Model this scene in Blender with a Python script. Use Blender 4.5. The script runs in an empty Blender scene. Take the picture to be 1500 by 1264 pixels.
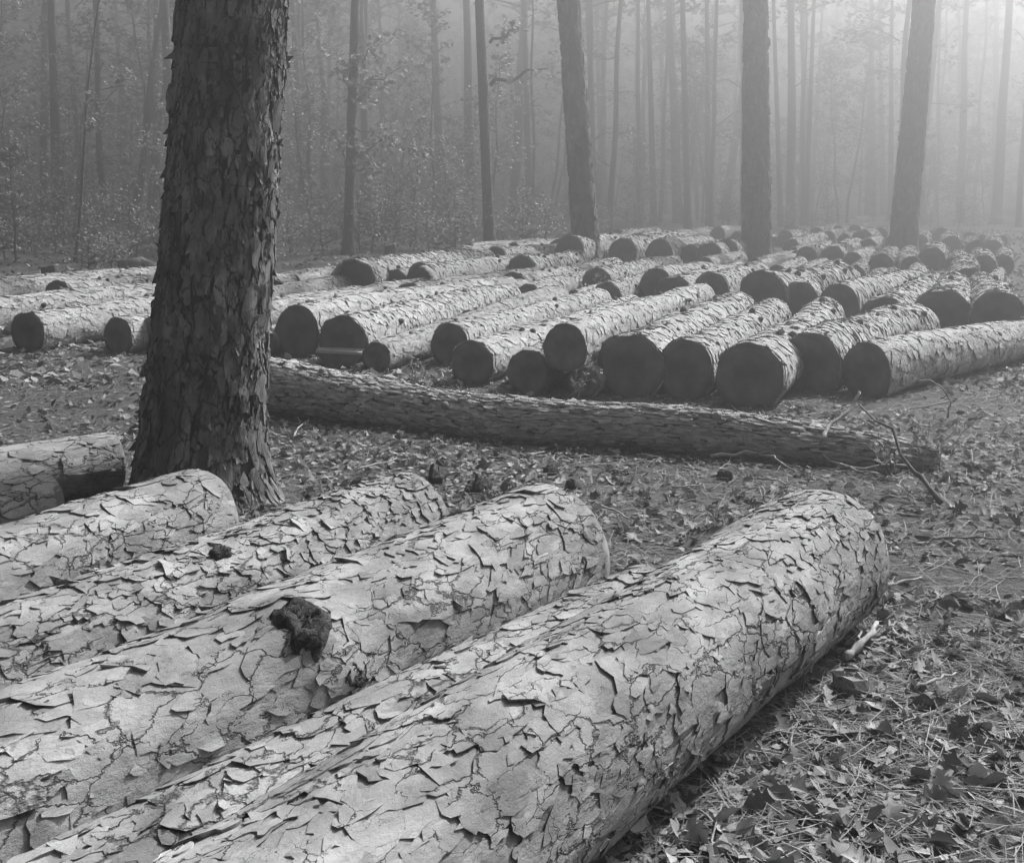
import bpy, math, random
import numpy as np
from mathutils import Vector, Matrix
random.seed(7)
rng = np.random.default_rng(7)
R = math.radians
scene = bpy.context.scene
C = scene.collection

# ------------------------------------------------------------------ camera
W, H = 1500.0, 1264.0          # pixel frame of the photograph
F = 1666.0                     # focal length in those pixels
CAM_H = 1.55
PITCH = R(5.0)
HORIZON = 280.0
YP = HORIZON + F * math.tan(PITCH)
cam_d = bpy.data.cameras.new('camera')
cam_d.sensor_fit = 'HORIZONTAL'; cam_d.sensor_width = 36.0
cam_d.lens = F / W * 36.0
cam_d.shift_y = -(H / 2 - YP) / W
cam_d.clip_start = 0.05; cam_d.clip_end = 2000
cam = bpy.data.objects.new('camera', cam_d); C.objects.link(cam)
cam.location = (0, 0, CAM_H)
cam.rotation_euler = (math.pi / 2 - PITCH, 0, 0)
scene.camera = cam

# ------------------------------------------------------------------ light
SUN_AZ, SUN_EL = R(47), R(42)   # azimuth to the right of the view direction (+Y)
world = bpy.data.worlds.new('World'); scene.world = world
world.use_nodes = True
wn = world.node_tree; wn.nodes.clear()
sky = wn.nodes.new('ShaderNodeTexSky'); sky.sky_type = 'NISHITA'; sky.sun_disc = False
sky.sun_elevation = SUN_EL; sky.sun_rotation = SUN_AZ
sky.air_density = 1.0; sky.dust_density = 3.0
bw = wn.nodes.new('ShaderNodeRGBToBW')
bg = wn.nodes.new('ShaderNodeBackground'); bg.inputs['Strength'].default_value = 0.050
wo = wn.nodes.new('ShaderNodeOutputWorld')
wn.links.new(sky.outputs[0], bw.inputs[0]); wn.links.new(bw.outputs[0], bg.inputs[0])
wn.links.new(bg.outputs[0], wo.inputs[0])
sun_d = bpy.data.lights.new('sun', 'SUN'); sun_d.energy = 4.5; sun_d.angle = R(0.7)
sun_d.color = (1, 1, 1)         # the photograph is black and white
sun = bpy.data.objects.new('sun', sun_d); C.objects.link(sun)
sdir = Vector((math.sin(SUN_AZ) * math.cos(SUN_EL), math.cos(SUN_AZ) * math.cos(SUN_EL), math.sin(SUN_EL)))
sun.rotation_euler = sdir.to_track_quat('Z', 'Y').to_euler()
sun.location = (20, 20, 40)
scene.view_settings.view_transform = 'Standard'
scene.view_settings.look = 'None'
scene.view_settings.gamma = 1.0
scene.view_settings.use_curve_mapping = False
scene.view_settings.exposure = 1.38
scene.cycles.max_bounces = 5
scene.cycles.diffuse_bounces = 3
scene.cycles.glossy_bounces = 2
scene.cycles.transmission_bounces = 2
scene.cycles.transparent_max_bounces = 4
scene.cycles.volume_bounces = 0
scene.cycles.use_denoising = True
HAZE_DENSITY, HAZE_G = 0.028, 0.80

# ------------------------------------------------------------------ pixels to places
FWD = np.array([0, math.cos(PITCH), -math.sin(PITCH)])
UP = np.array([0, math.sin(PITCH), math.cos(PITCH)])
CAMP = np.array([0, 0, CAM_H])

def ray(x, y):
    return FWD * F + np.array([1, 0, 0]) * (x - W / 2) + UP * (YP - y)

def at_z(x, y, z=0.0):                 # where the line of sight meets height z
    d = ray(x, y)
    return CAMP + d * ((z - CAM_H) / d[2])

def at_y(x, y, depth):                 # where it meets the upright plane at that distance
    d = ray(x, y)
    return CAMP + d * (depth / d[1])

def to_px(p):
    v = np.asarray(p, float) - CAMP
    d = v @ FWD
    return W / 2 + F * v[..., 0] / d, YP - F * (v @ UP) / d, d

# ------------------------------------------------------------------ noise
def _h(ix, iy, iz, seed):
    n = (ix.astype(np.int64) * 374761393 + iy.astype(np.int64) * 668265263 + iz.astype(np.int64) * 1274126177 + seed * 974634777) & 0x7fffffff
    n = ((n ^ (n >> 13)) * 1274126177) & 0x7fffffff
    n = ((n ^ (n >> 16)) * 668265263) & 0x7fffffff
    return ((n ^ (n >> 11)) & 0xffff) / 65535.0

def vnoise(x, y, z=None, seed=0):
    x = np.asarray(x, float); y = np.asarray(y, float)
    z = np.zeros_like(x) if z is None else np.asarray(z, float)
    ix, iy, iz = np.floor(x), np.floor(y), np.floor(z)
    fx, fy, fz = x - ix, y - iy, z - iz
    fx = fx * fx * (3 - 2 * fx); fy = fy * fy * (3 - 2 * fy); fz = fz * fz * (3 - 2 * fz)
    r = 0
    for a in (0, 1):
        for b in (0, 1):
            for c in (0, 1):
                r = r + _h(ix + a, iy + b, iz + c, seed) * (fx if a else 1 - fx) * (fy if b else 1 - fy) * (fz if c else 1 - fz)
    return r

def fbm(x, y, z=None, seed=0, oct=3):
    r, a, t = 0, 1.0, 0.0
    for o in range(oct):
        r = r + a * vnoise(np.asarray(x) * 2 ** o, np.asarray(y) * 2 ** o, None if z is None else np.asarray(z) * 2 ** o, seed + o)
        t += a; a *= 0.5
    return r / t

# ------------------------------------------------------------------ materials
def mat(name, lo, hi, scale=8.0, rough=0.9, bump=0.0, bump_scale=40.0, stretch=(1, 1, 1), attr=None, detail=5.0,
        flake=0.0, flake_scale=14.0, spec=0.2, translucent=0.0, objrand=0.0, coord='Object', cracks=0.0, crack_scale=10.0, crack_lo=0.25, stain=0.0):
    m = bpy.data.materials.new(name); m.use_nodes = True
    nt = m.node_tree; N = nt.nodes; L = nt.links
    b = N['Principled BSDF']; out = N['Material Output']
    b.inputs['Roughness'].default_value = rough
    b.inputs['Specular IOR Level'].default_value = spec
    tc = N.new('ShaderNodeTexCoord')
    mp = N.new('ShaderNodeMapping'); mp.inputs['Scale'].default_value = stretch
    L.new(tc.outputs[coord], mp.inputs[0])
    nz = N.new('ShaderNodeTexNoise'); nz.inputs['Scale'].default_value = scale; nz.inputs['Detail'].default_value = detail
    nz.inputs['Roughness'].default_value = 0.65
    L.new(mp.outputs[0], nz.inputs['Vector'])
    cr = N.new('ShaderNodeValToRGB')
    cr.color_ramp.elements[0].position = 0.32; cr.color_ramp.elements[1].position = 0.68
    cr.color_ramp.elements[0].color = (lo, lo, lo, 1); cr.color_ramp.elements[1].color = (hi, hi, hi, 1)
    L.new(nz.outputs['Fac'], cr.inputs[0])
    col = cr.outputs[0]
    def mul(c, fac_socket, lo_, hi_):
        mr = N.new('ShaderNodeMapRange'); mr.inputs['To Min'].default_value = lo_; mr.inputs['To Max'].default_value = hi_
        L.new(fac_socket, mr.inputs['Value'])
        mx = N.new('ShaderNodeMix'); mx.data_type = 'RGBA'; mx.blend_type = 'MULTIPLY'; mx.inputs['Factor'].default_value = 1
        L.new(c, mx.inputs['A']); L.new(mr.outputs[0], mx.inputs['B'])
        return mx.outputs['Result']
    if attr:
        at = N.new('ShaderNodeAttribute'); at.attribute_name = attr
        col = mul(col, at.outputs['Fac'], 0.0, 1.0)
    if stain:
        ns_ = N.new('ShaderNodeTexNoise'); ns_.inputs['Scale'].default_value = 3.1; ns_.inputs['Detail'].default_value = 7; ns_.inputs['Roughness'].default_value = .68
        L.new(tc.outputs[coord], ns_.inputs['Vector'])
        sr = N.new('ShaderNodeMapRange'); sr.inputs['From Min'].default_value = .36; sr.inputs['From Max'].default_value = .60
        L.new(ns_.outputs['Fac'], sr.inputs['Value'])
        col = mul(col, sr.outputs[0], 1 - stain, 1.04)
    if objrand:
        oi = N.new('ShaderNodeObjectInfo')
        col = mul(col, oi.outputs['Random'], 1 - objrand, 1 + objrand)
    ck = None
    if cracks:
        wn_ = N.new('ShaderNodeTexNoise'); wn_.inputs['Scale'].default_value = crack_scale * 1.1; wn_.inputs['Detail'].default_value = 5
        wn_.inputs['Roughness'].default_value = 0.6
        L.new(mp.outputs[0], wn_.inputs['Vector'])
        sb = N.new('ShaderNodeVectorMath'); sb.operation = 'MULTIPLY_ADD'; sb.inputs[1].default_value = (1.3 / crack_scale,) * 3
        L.new(wn_.outputs['Color'], sb.inputs[0]); L.new(mp.outputs[0], sb.inputs[2])
        ve = N.new('ShaderNodeTexVoronoi'); ve.feature = 'DISTANCE_TO_EDGE'; ve.inputs['Scale'].default_value = crack_scale
        L.new(sb.outputs[0], ve.inputs['Vector'])
        nm = N.new('ShaderNodeTexNoise'); nm.inputs['Scale'].default_value = crack_scale * 0.6; nm.inputs['Detail'].default_value = 3
        L.new(mp.outputs[0], nm.inputs['Vector'])
        wd = N.new('ShaderNodeMapRange'); wd.inputs['From Min'].default_value = 0.42; wd.inputs['From Max'].default_value = 0.72
        wd.inputs['To Min'].default_value = 0.002; wd.inputs['To Max'].default_value = cracks
        L.new(nm.outputs['Fac'], wd.inputs['Value'])
        dv = N.new('ShaderNodeMath'); dv.operation = 'DIVIDE'; dv.use_clamp = True
        L.new(ve.outputs['Distance'], dv.inputs[0]); L.new(wd.outputs[0], dv.inputs[1])
        ck = dv.outputs[0]
        col = mul(col, ck, crack_lo, 1.0)
    L.new(col, b.inputs['Base Color'])
    h = None
    if bump:
        n2 = N.new('ShaderNodeTexNoise'); n2.inputs['Scale'].default_value = bump_scale; n2.inputs['Detail'].default_value = 6
        n2.inputs['Roughness'].default_value = 0.7
        L.new(mp.outputs[0], n2.inputs['Vector'])
        h = n2.outputs['Fac']
        if flake:
            vo = N.new('ShaderNodeTexVoronoi'); vo.inputs['Scale'].default_value = flake_scale
            wv = N.new('ShaderNodeMix'); wv.data_type = 'VECTOR'; wv.inputs['Factor'].default_value = 0.09
            n3 = N.new('ShaderNodeTexNoise'); n3.inputs['Scale'].default_value = flake_scale * 1.3
            L.new(mp.outputs[0], n3.inputs['Vector'])
            L.new(mp.outputs[0], wv.inputs['A']); L.new(n3.outputs['Color'], wv.inputs['B'])
            L.new(wv.outputs['Result'], vo.inputs['Vector'])
            sx = N.new('ShaderNodeSeparateColor'); L.new(vo.outputs['Color'], sx.inputs[0])
            ma = N.new('ShaderNodeMath'); ma.operation = 'MULTIPLY_ADD'; ma.inputs[1].default_value = flake
            L.new(sx.outputs[0], ma.inputs[0]); L.new(h, ma.inputs[2]); h = ma.outputs[0]
        if ck is not None:
            m2 = N.new('ShaderNodeMath'); m2.operation = 'MULTIPLY_ADD'; m2.inputs[1].default_value = 0.35
            L.new(ck, m2.inputs[0]); L.new(h, m2.inputs[2]); h = m2.outputs[0]
        bp = N.new('ShaderNodeBump'); bp.inputs['Strength'].default_value = 1.0; bp.inputs['Distance'].default_value = bump
        L.new(h, bp.inputs['Height']); L.new(bp.outputs[0], b.inputs['Normal'])
    if translucent:
        tr = N.new('ShaderNodeBsdfTranslucent'); L.new(col, tr.inputs['Color'])
        ms = N.new('ShaderNodeMixShader'); ms.inputs[0].default_value = translucent
        L.new(b.outputs[0], ms.inputs[1]); L.new(tr.outputs[0], ms.inputs[2]); L.new(ms.outputs[0], out.inputs[0])
    return m

M = {}
M['plate'] = mat('pine_bark_plate', 0.17, 0.375, stain=.17, scale=7, cracks=.10, crack_scale=13, bump=0.012, bump_scale=16, stretch=(1, 0.5, 1), flake=0.3, flake_scale=20, attr='shade', detail=6)
M['core'] = mat('pine_inner_bark', 0.05, 0.11, scale=20, bump=0.006, bump_scale=60)
M['yard'] = mat('pine_bark_yard', 0.38, 0.53, stain=.16, cracks=.07, crack_scale=11, crack_lo=.4, scale=9, bump=0.02, bump_scale=26, flake=0.5, flake_scale=12, attr='shade', objrand=0.10)
M['trunk_plate'] = mat('standing_pine_bark', 0.08, 0.30, stain=.4, cracks=.12, crack_scale=13, scale=9, bump=0.012, bump_scale=22, stretch=(1, 1, 0.5), flake=0.7, flake_scale=20, attr='shade')
M['trunk_core'] = mat('standing_pine_furrow', 0.035, 0.07, scale=20, bump=0.006, bump_scale=60)
M['far_trunk'] = mat('forest_trunk_bark', 0.05, 0.20, cracks=.15, crack_scale=6, scale=5, bump=0.03, bump_scale=7, stretch=(1, 1, 0.35), flake=0.8, flake_scale=7, objrand=0.25)
M['hardwood'] = mat('hardwood_bark', 0.30, 0.50, scale=14, bump=0.004, bump_scale=60, attr='shade')
M['stick'] = mat('dead_branch_wood', 0.22, 0.40, scale=14, bump=0.003, bump_scale=60)
M['dark_stick'] = mat('dark_branch_wood', 0.07, 0.14, scale=14, bump=0.003, bump_scale=60)
M['leaf'] = mat('forest_leaf', 0.22, 0.36, scale=3, translucent=0.35, attr='shade', rough=0.6, spec=0.4)
M['needle'] = mat('pine_needles', 0.06, 0.11, scale=3, translucent=0.15)
M['litter'] = mat('dry_leaf_litter', 0.24, 0.38, scale=20, attr='shade', rough=0.75, translucent=0.1)
M['ground'] = mat('forest_floor', 0.03, 0.14, scale=26, bump=0.03, bump_scale=38, detail=10)
M['chunk'] = mat('rotten_bark_chunk', 0.025, 0.10, scale=24, bump=0.02, bump_scale=34, cracks=.2, crack_scale=26)
M['pale'] = mat('split_pale_wood', 0.32, 0.5, scale=8, bump=0.004, bump_scale=40, stretch=(4, 1, 4))

def ring_mat():
    m = bpy.data.materials.new('sawn_log_end'); m.use_nodes = True
    nt = m.node_tree; N = nt.nodes; L = nt.links; b = N['Principled BSDF']
    tc = N.new('ShaderNodeTexCoord')
    wv = N.new('ShaderNodeTexWave'); wv.wave_type = 'RINGS'; wv.rings_direction = 'SPHERICAL'
    wv.inputs['Scale'].default_value = 26; wv.inputs['Distortion'].default_value = 2.5; wv.inputs['Detail'].default_value = 3
    wv.inputs['Detail Scale'].default_value = 1.2
    L.new(tc.outputs['Object'], wv.inputs['Vector'])
    nz = N.new('ShaderNodeTexNoise'); nz.inputs['Scale'].default_value = 7; nz.inputs['Detail'].default_value = 6
    L.new(tc.outputs['Object'], nz.inputs['Vector'])
    a = N.new('ShaderNodeMath'); a.operation = 'MULTIPLY_ADD'; a.inputs[1].default_value = 0.25
    L.new(wv.outputs['Fac'], a.inputs[0]); L.new(nz.outputs['Fac'], a.inputs[2])
    cr = N.new('ShaderNodeValToRGB')
    cr.color_ramp.elements[0].position = 0.3; cr.color_ramp.elements[0].color = (0.05, 0.05, 0.05, 1)
    cr.color_ramp.elements[1].position = 0.9; cr.color_ramp.elements[1].color = (0.18, 0.18, 0.18, 1)
    L.new(a.outputs[0], cr.inputs[0])
    ln = N.new('ShaderNodeVectorMath'); ln.operation = 'LENGTH'; L.new(tc.outputs['Object'], ln.inputs[0])
    hr = N.new('ShaderNodeMath'); hr.operation = 'MULTIPLY_ADD'; hr.inputs[1].default_value = .12
    L.new(nz.outputs['Fac'], hr.inputs[0]); L.new(ln.outputs['Value'], hr.inputs[2])
    hm = N.new('ShaderNodeMapRange'); hm.inputs['From Min'].default_value = .13; hm.inputs['From Max'].default_value = .20; hm.inputs['To Min'].default_value = .85; hm.inputs['To Max'].default_value = 1.2
    L.new(hr.outputs[0], hm.inputs['Value'])
    mx = N.new('ShaderNodeMix'); mx.data_type = 'RGBA'; mx.blend_type = 'MULTIPLY'; mx.inputs['Factor'].default_value = 1
    L.new(cr.outputs[0], mx.inputs['A']); L.new(hm.outputs[0], mx.inputs['B']); L.new(mx.outputs['Result'], b.inputs['Base Color'])
    b.inputs['Roughness'].default_value = 0.9; b.inputs['Specular IOR Level'].default_value = 0.15
    bp = N.new('ShaderNodeBump'); bp.inputs['Distance'].default_value = 0.004
    L.new(a.outputs[0], bp.inputs['Height']); L.new(bp.outputs[0], b.inputs['Normal'])
    return m
M['end'] = ring_mat()

# ------------------------------------------------------------------ mesh helpers
class MB:
    def __init__(s): s.v = []; s.f = []; s.c = []; s.n = 0; s.has_c = False
    def add(s, verts, faces, shade=None):
        verts = np.asarray(verts, float).reshape(-1, 3)
        s.v.append(verts)
        k = s.n
        s.f.extend([tuple(int(i) + k for i in f) for f in faces])
        s.n += len(verts)
        s.c.append(np.full(len(verts), 1.0) if shade is None else np.broadcast_to(np.asarray(shade, float), (len(verts),)))
        return s
    def mesh(s, name, material, smooth=True):
        me = bpy.data.meshes.new(name)
        v = np.concatenate(s.v) if s.v else np.zeros((0, 3))
        me.from_pydata(v.tolist(), [], s.f)
        at = me.attributes.new('shade', 'FLOAT', 'POINT')
        at.data.foreach_set('value', np.concatenate(s.c).astype(np.float32))
        if smooth: me.polygons.foreach_set('use_smooth', np.ones(len(me.polygons), bool))
        for m in (material if isinstance(material, (list, tuple)) else [material]): me.materials.append(m)
        me.update()
        return me

def link(name, data, parent=None, loc=None):
    o = bpy.data.objects.new(name, data); C.objects.link(o)
    if parent is not None: o.parent = parent
    if loc is not None: o.location = loc
    return o

def tag(o, label, cat, group=None, kind=None):
    if label: o['label'] = label
    if cat: o['category'] = cat
    if group: o['group'] = group
    if kind: o['kind'] = kind
    return o

def thing(name, label, cat, loc=(0, 0, 0), rz=0.0, group=None, scale=None):
    o = link(name, None); o.location = loc; o.rotation_euler = (0, 0, rz)
    if scale is not None: o.scale = scale
    o.empty_display_size = 0.1
    return tag(o, label, cat, group)

def copy_tree(o, parent=None):
    c = o.copy(); C.objects.link(c); c.parent = parent
    for ch in o.children: copy_tree(ch, c)
    return c

def tube(pts, rad, n=8, caps=True, wob=0.0, seed=0):
    pts = np.asarray(pts, float); rad = np.broadcast_to(np.asarray(rad, float), (len(pts),))
    t = np.gradient(pts, axis=0); t /= np.linalg.norm(t, axis=1)[:, None] + 1e-12
    ref = np.array([0, 0, 1.0]) if abs(t[0][2]) < 0.9 else np.array([1.0, 0, 0])
    V = []
    a = np.arange(n) * 2 * math.pi / n
    for i in range(len(pts)):
        u = np.cross(t[i], ref); u /= np.linalg.norm(u) + 1e-12
        w = np.cross(u, t[i])
        rr = rad[i] * (1 + wob * (vnoise(np.cos(a) * 1.5 + 9, np.sin(a) * 1.5 + 9, np.full(n, i * 0.45 + seed), seed) - 0.5) * 2)
        V.append(pts[i] + np.outer(np.cos(a) * rr, u) + np.outer(np.sin(a) * rr, w))
    V = np.concatenate(V); Fc = []
    for i in range(len(pts) - 1):
        for j in range(n):
            k = (j + 1) % n
            Fc.append((i * n + j, i * n + k, (i + 1) * n + k, (i + 1) * n + j))
    if caps:
        Fc.append(tuple(range(n - 1, -1, -1))); Fc.append(tuple((len(pts) - 1) * n + j for j in range(n)))
    return V, Fc

def crooked(a, b, n=7, amp=0.05, seed=0):
    a = np.asarray(a, float); b = np.asarray(b, float); r = np.random.default_rng(seed)
    t = np.linspace(0, 1, n)[:, None]
    p = a + (b - a) * t
    off = r.normal(0, amp, (n, 3)); off[0] = 0; off[-1] = 0
    return p + off * np.linalg.norm(b - a)

# ------------------------------------------------------------------ bark scales on an unrolled trunk
def scales(shape, L, P, ls, lu, seed, lift, thick, n=12, cover=1.0, size=0.66, sdir=-0.9, hang=0.7, spread=0.8, base=0.0, jag=0.11, smin=0.0, smax=None):
    """Overlapping bark scales on a trunk of length L and girth P. Returns (verts[k, m, 3], faces, centres[k, 2], lifts)."""
    r = np.random.default_rng(seed)
    smax = L if smax is None else smax
    ns, nu = max(2, round((smax - smin) / ls)), max(3, round(P / lu))
    S, U = np.meshgrid(np.arange(ns) + 0.5, np.arange(nu) + 0.5, indexing='ij')
    U = U + (np.arange(ns) % 2 * 0.5)[:, None]
    S = smin + (S + r.uniform(-.5, .5, S.shape)).ravel() * (smax - smin) / ns; U = (U + r.uniform(-.5, .5, U.shape)).ravel() * P / nu
    k = r.random(len(S)) < cover
    S, U = S[k], U[k]; m = len(S)
    th = U / P * 2 * math.pi
    ph = (np.arange(n) + r.uniform(-.3, .3, (m, n))) * 2 * math.pi / n
    sup = (np.abs(np.cos(ph)) ** 3.2 + np.abs(np.sin(ph)) ** 3.2) ** (-1 / 3.2)       # rather squarish outline
    q1, q2, q3 = (r.uniform(0, 6.28, (m, 1)) for _ in range(3))
    wav = jag * (.9 * np.cos(2 * ph + q1) + 1.0 * np.cos(3 * ph + q2) + .7 * np.cos(5 * ph + q3))
    rr = sup * (1 + wav + r.normal(0, jag * .35, (m, n))) * r.choice([.6, .85, 1.0, 1.3], (m, 1), p=[.22, .3, .33, .15])
    rot = r.normal(0, .35, (m, 1))
    asp = r.uniform(.75, 1.35, (m, 1))
    ds = np.cos(ph + rot) * rr * ls * size * asp; du = np.sin(ph + rot) * rr * lu * size / asp
    ang = np.arctan2(-hang * np.cos(th), sdir) + r.normal(0, spread, m)
    e = (ds * np.cos(ang)[:, None] / ls + du * np.sin(ang)[:, None] / lu) / size
    lf = lift * r.choice([.25, .55, 1.0, 1.6, 2.4], m, p=[.30, .36, .24, .08, .02]) * r.uniform(.7, 1.3, m)
    t0 = base + thick * r.uniform(.5, 1.3, m)
    def hgt(x, jit):
        return t0[:, None] + lf[:, None] * (.45 * x + .55 * np.maximum(x, 0) ** 2 - .25) + jit * r.normal(0, 1, x.shape) * np.minimum(.0012 + lf[:, None] * .18, .004)
    def put(ks, kd, h):
        ss = np.clip(S[:, None] + ds * ks, 0.0, L); uu = U[:, None] + du * ks
        return shape(ss.ravel(), (uu / P * 2 * math.pi).ravel(), h.ravel()).reshape(m, -1, 3)
    top = put(1.0, 0, hgt(e, 1.0)); inn = put(.58, 0, hgt(e * .58, .5) + thick * .10)
    cen = shape(np.clip(S, 0, L), th, (hgt(np.zeros((m, 1)), .3) + thick * .12).ravel()).reshape(m, 1, 3)
    bot = put(.84, 0, np.full((m, n), base - .006))
    V = np.concatenate([top, inn, cen, top, bot], 1)
    Fc = []
    for i in range(n):
        j = (i + 1) % n
        Fc += [(i, j, n + j, n + i), (n + i, n + j, 2 * n), (2 * n + 1 + j, 2 * n + 1 + i, 3 * n + 1 + i, 3 * n + 1 + j)]
    return V, Fc, np.stack([S, U], -1), lf, cen[:, 0]

def add_scales(mb, V, Fc, shade):
    k, m, _ = V.shape
    F_ = (np.arange(k)[:, None, None] * m)
    quads = [f for f in Fc if len(f) == 4]; tris = [f for f in Fc if len(f) == 3]
    for grp in (quads, tris):
        arr = (np.array(grp)[None] + F_ + mb.n).reshape(-1, len(grp[0]))
        mb.f.extend(map(tuple, arr.tolist()))
    mb.v.append(V.reshape(-1, 3)); mb.n += k * m
    mb.c.append(np.repeat(np.broadcast_to(shade, (k,)), m))

def log_shape(L, r0, r1, seed, bend=(0, 0), lump=0.05, sink=0.02, rest=True, flare=None, swell=()):
    def rad(s, th):
        t = s / L
        r = r0 + (r1 - r0) * t
        for s0_, t0_, hh_, sg_ in swell:
            dth = (th - t0_ + math.pi) % (2 * math.pi) - math.pi
            r = r + hh_ * np.exp(-((s - s0_) ** 2 + (dth * r0) ** 2) / (2 * sg_ ** 2))
        return r * (1 + lump * 2 * (vnoise(np.cos(th) * 0.9 + 7, np.sin(th) * 0.9 + 7, s * 1.3 + 3, seed) - 0.5)
                    + lump * 0.5 * (vnoise(np.cos(th) * 3 + 7, np.sin(th) * 3 + 7, s * 4 + 3, seed + 3) - 0.5))
    def f(s, th, h):
        s = np.asarray(s, float); th = np.asarray(th, float)
        r = rad(s, th) + h
        base = r0 + (r1 - r0) * (s / L)
        b = np.sin(s / L * math.pi)
        return np.stack([r * np.cos(th) + bend[0] * b, s, base - sink + r * np.sin(th) + bend[1] * b], -1)
    f.rad = rad
    return f

def surf_grid(shape, L, ns, nt, h=0.0):
    s = np.linspace(0, L, ns); t = np.arange(nt) * 2 * math.pi / nt
    S, T = np.meshgrid(s, t, indexing='ij')
    V = shape(S.ravel(), T.ravel(), h)
    Fc = []
    for i in range(ns - 1):
        for j in range(nt):
            k = (j + 1) % nt
            Fc.append((i * nt + j, (i + 1) * nt + j, (i + 1) * nt + k, i * nt + k))
    return V, Fc

def end_disc(shape, s, nt, outward, seed, out=0.004, dish=0.01, dh=0.004):
    """Sawn face, slightly uneven, as rings of vertices."""
    t = np.arange(nt) * 2 * math.pi / nt
    rim = shape(np.full(nt, s), t, dh)
    c = rim.mean(0)
    V = []; rs = (1.0, 0.8, 0.55, 0.3, 0.1)
    for k in rs:
        p = c + (rim - c) * k
        p[:, 1] += outward * (out + dish * (vnoise(p[:, 0] * 6 + 9, p[:, 2] * 6 + 9, None, seed) - 0.3))
        V.append(p)
    back = rim.copy(); back[:, 1] -= outward * 0.03
    V.append(back)
    V = np.concatenate(V); Fc = []
    m = len(rs)
    for i in range(m - 1):
        for j in range(nt):
            k = (j + 1) % nt
            q = (i * nt + j, i * nt + k, (i + 1) * nt + k, (i + 1) * nt + j)
            Fc.append(q if outward < 0 else q[::-1])
    Fc.append(tuple((m - 1) * nt + j for j in (range(nt) if outward < 0 else range(nt - 1, -1, -1))))
    for j in range(nt):
        k = (j + 1) % nt
        q = (m * nt + j, m * nt + k, k, j)
        Fc.append(q if outward < 0 else q[::-1])
    return V, Fc, c

# ================================================================== THE SETTING
# ground: one sheet, finer towards the camera
def build_ground():
    nr, na = 110, 160
    rr = np.concatenate([[0], np.geomspace(0.25, 148, nr)])
    V = [[0, 0, 0]]; Fc = []
    a = np.arange(na) * 2 * math.pi / na
    for r_ in rr[1:]:
        x, y = np.cos(a) * r_, np.sin(a) * r_
        z = 0.035 * (fbm(x * 0.9 + 60, y * 0.9 + 60, None, 3, 3) - 0.6) + 0.012 * (vnoise(x * 6 + 400, y * 6 + 400, None, 8) - 0.6)
        V.extend(np.stack([x, y, z], -1).tolist())
    for j in range(na): Fc.append((0, 1 + j, 1 + (j + 1) % na))
    for i in range(len(rr) - 2):
        for j in range(na):
            k = (j + 1) % na
            Fc.append((1 + i * na + j, 1 + (i + 1) * na + j, 1 + (i + 1) * na + k, 1 + i * na + k))
    g = link('ground', MB().add(V, Fc).mesh('ground', M['ground']))
    tag(g, 'forest floor covered with needles and leaf litter', 'ground', kind='structure')
build_ground()

def on_log(lg, px, D_hint=0.0):
    """Where the line of sight through a pixel first meets that log (world), and the outward normal."""
    root, shp, near, Pm = lg
    az = -root.rotation_euler[2]
    d = ray(*px); d = d / np.linalg.norm(d)
    ca, sa = math.cos(az), math.sin(az)
    def loc(p):
        x, y = p[0] - near[0], p[1] - near[1]
        return np.array([x * ca - y * sa, x * sa + y * ca, p[2]])
    for t in np.arange(0.8, 9, 0.01):
        p = loc(CAMP + d * t)
        s = p[1]
        a0 = shp(np.array([s]), np.array([0.0]), 0)[0]; a1 = shp(np.array([s]), np.array([math.pi]), 0)[0]
        c = (a0 + a1) / 2
        if np.hypot(p[0] - c[0], p[2] - c[2]) < np.linalg.norm(a0 - a1) / 2:
            n = np.array([p[0] - c[0], 0, p[2] - c[2]])
            return p, n / np.linalg.norm(n)
    return None, None

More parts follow.
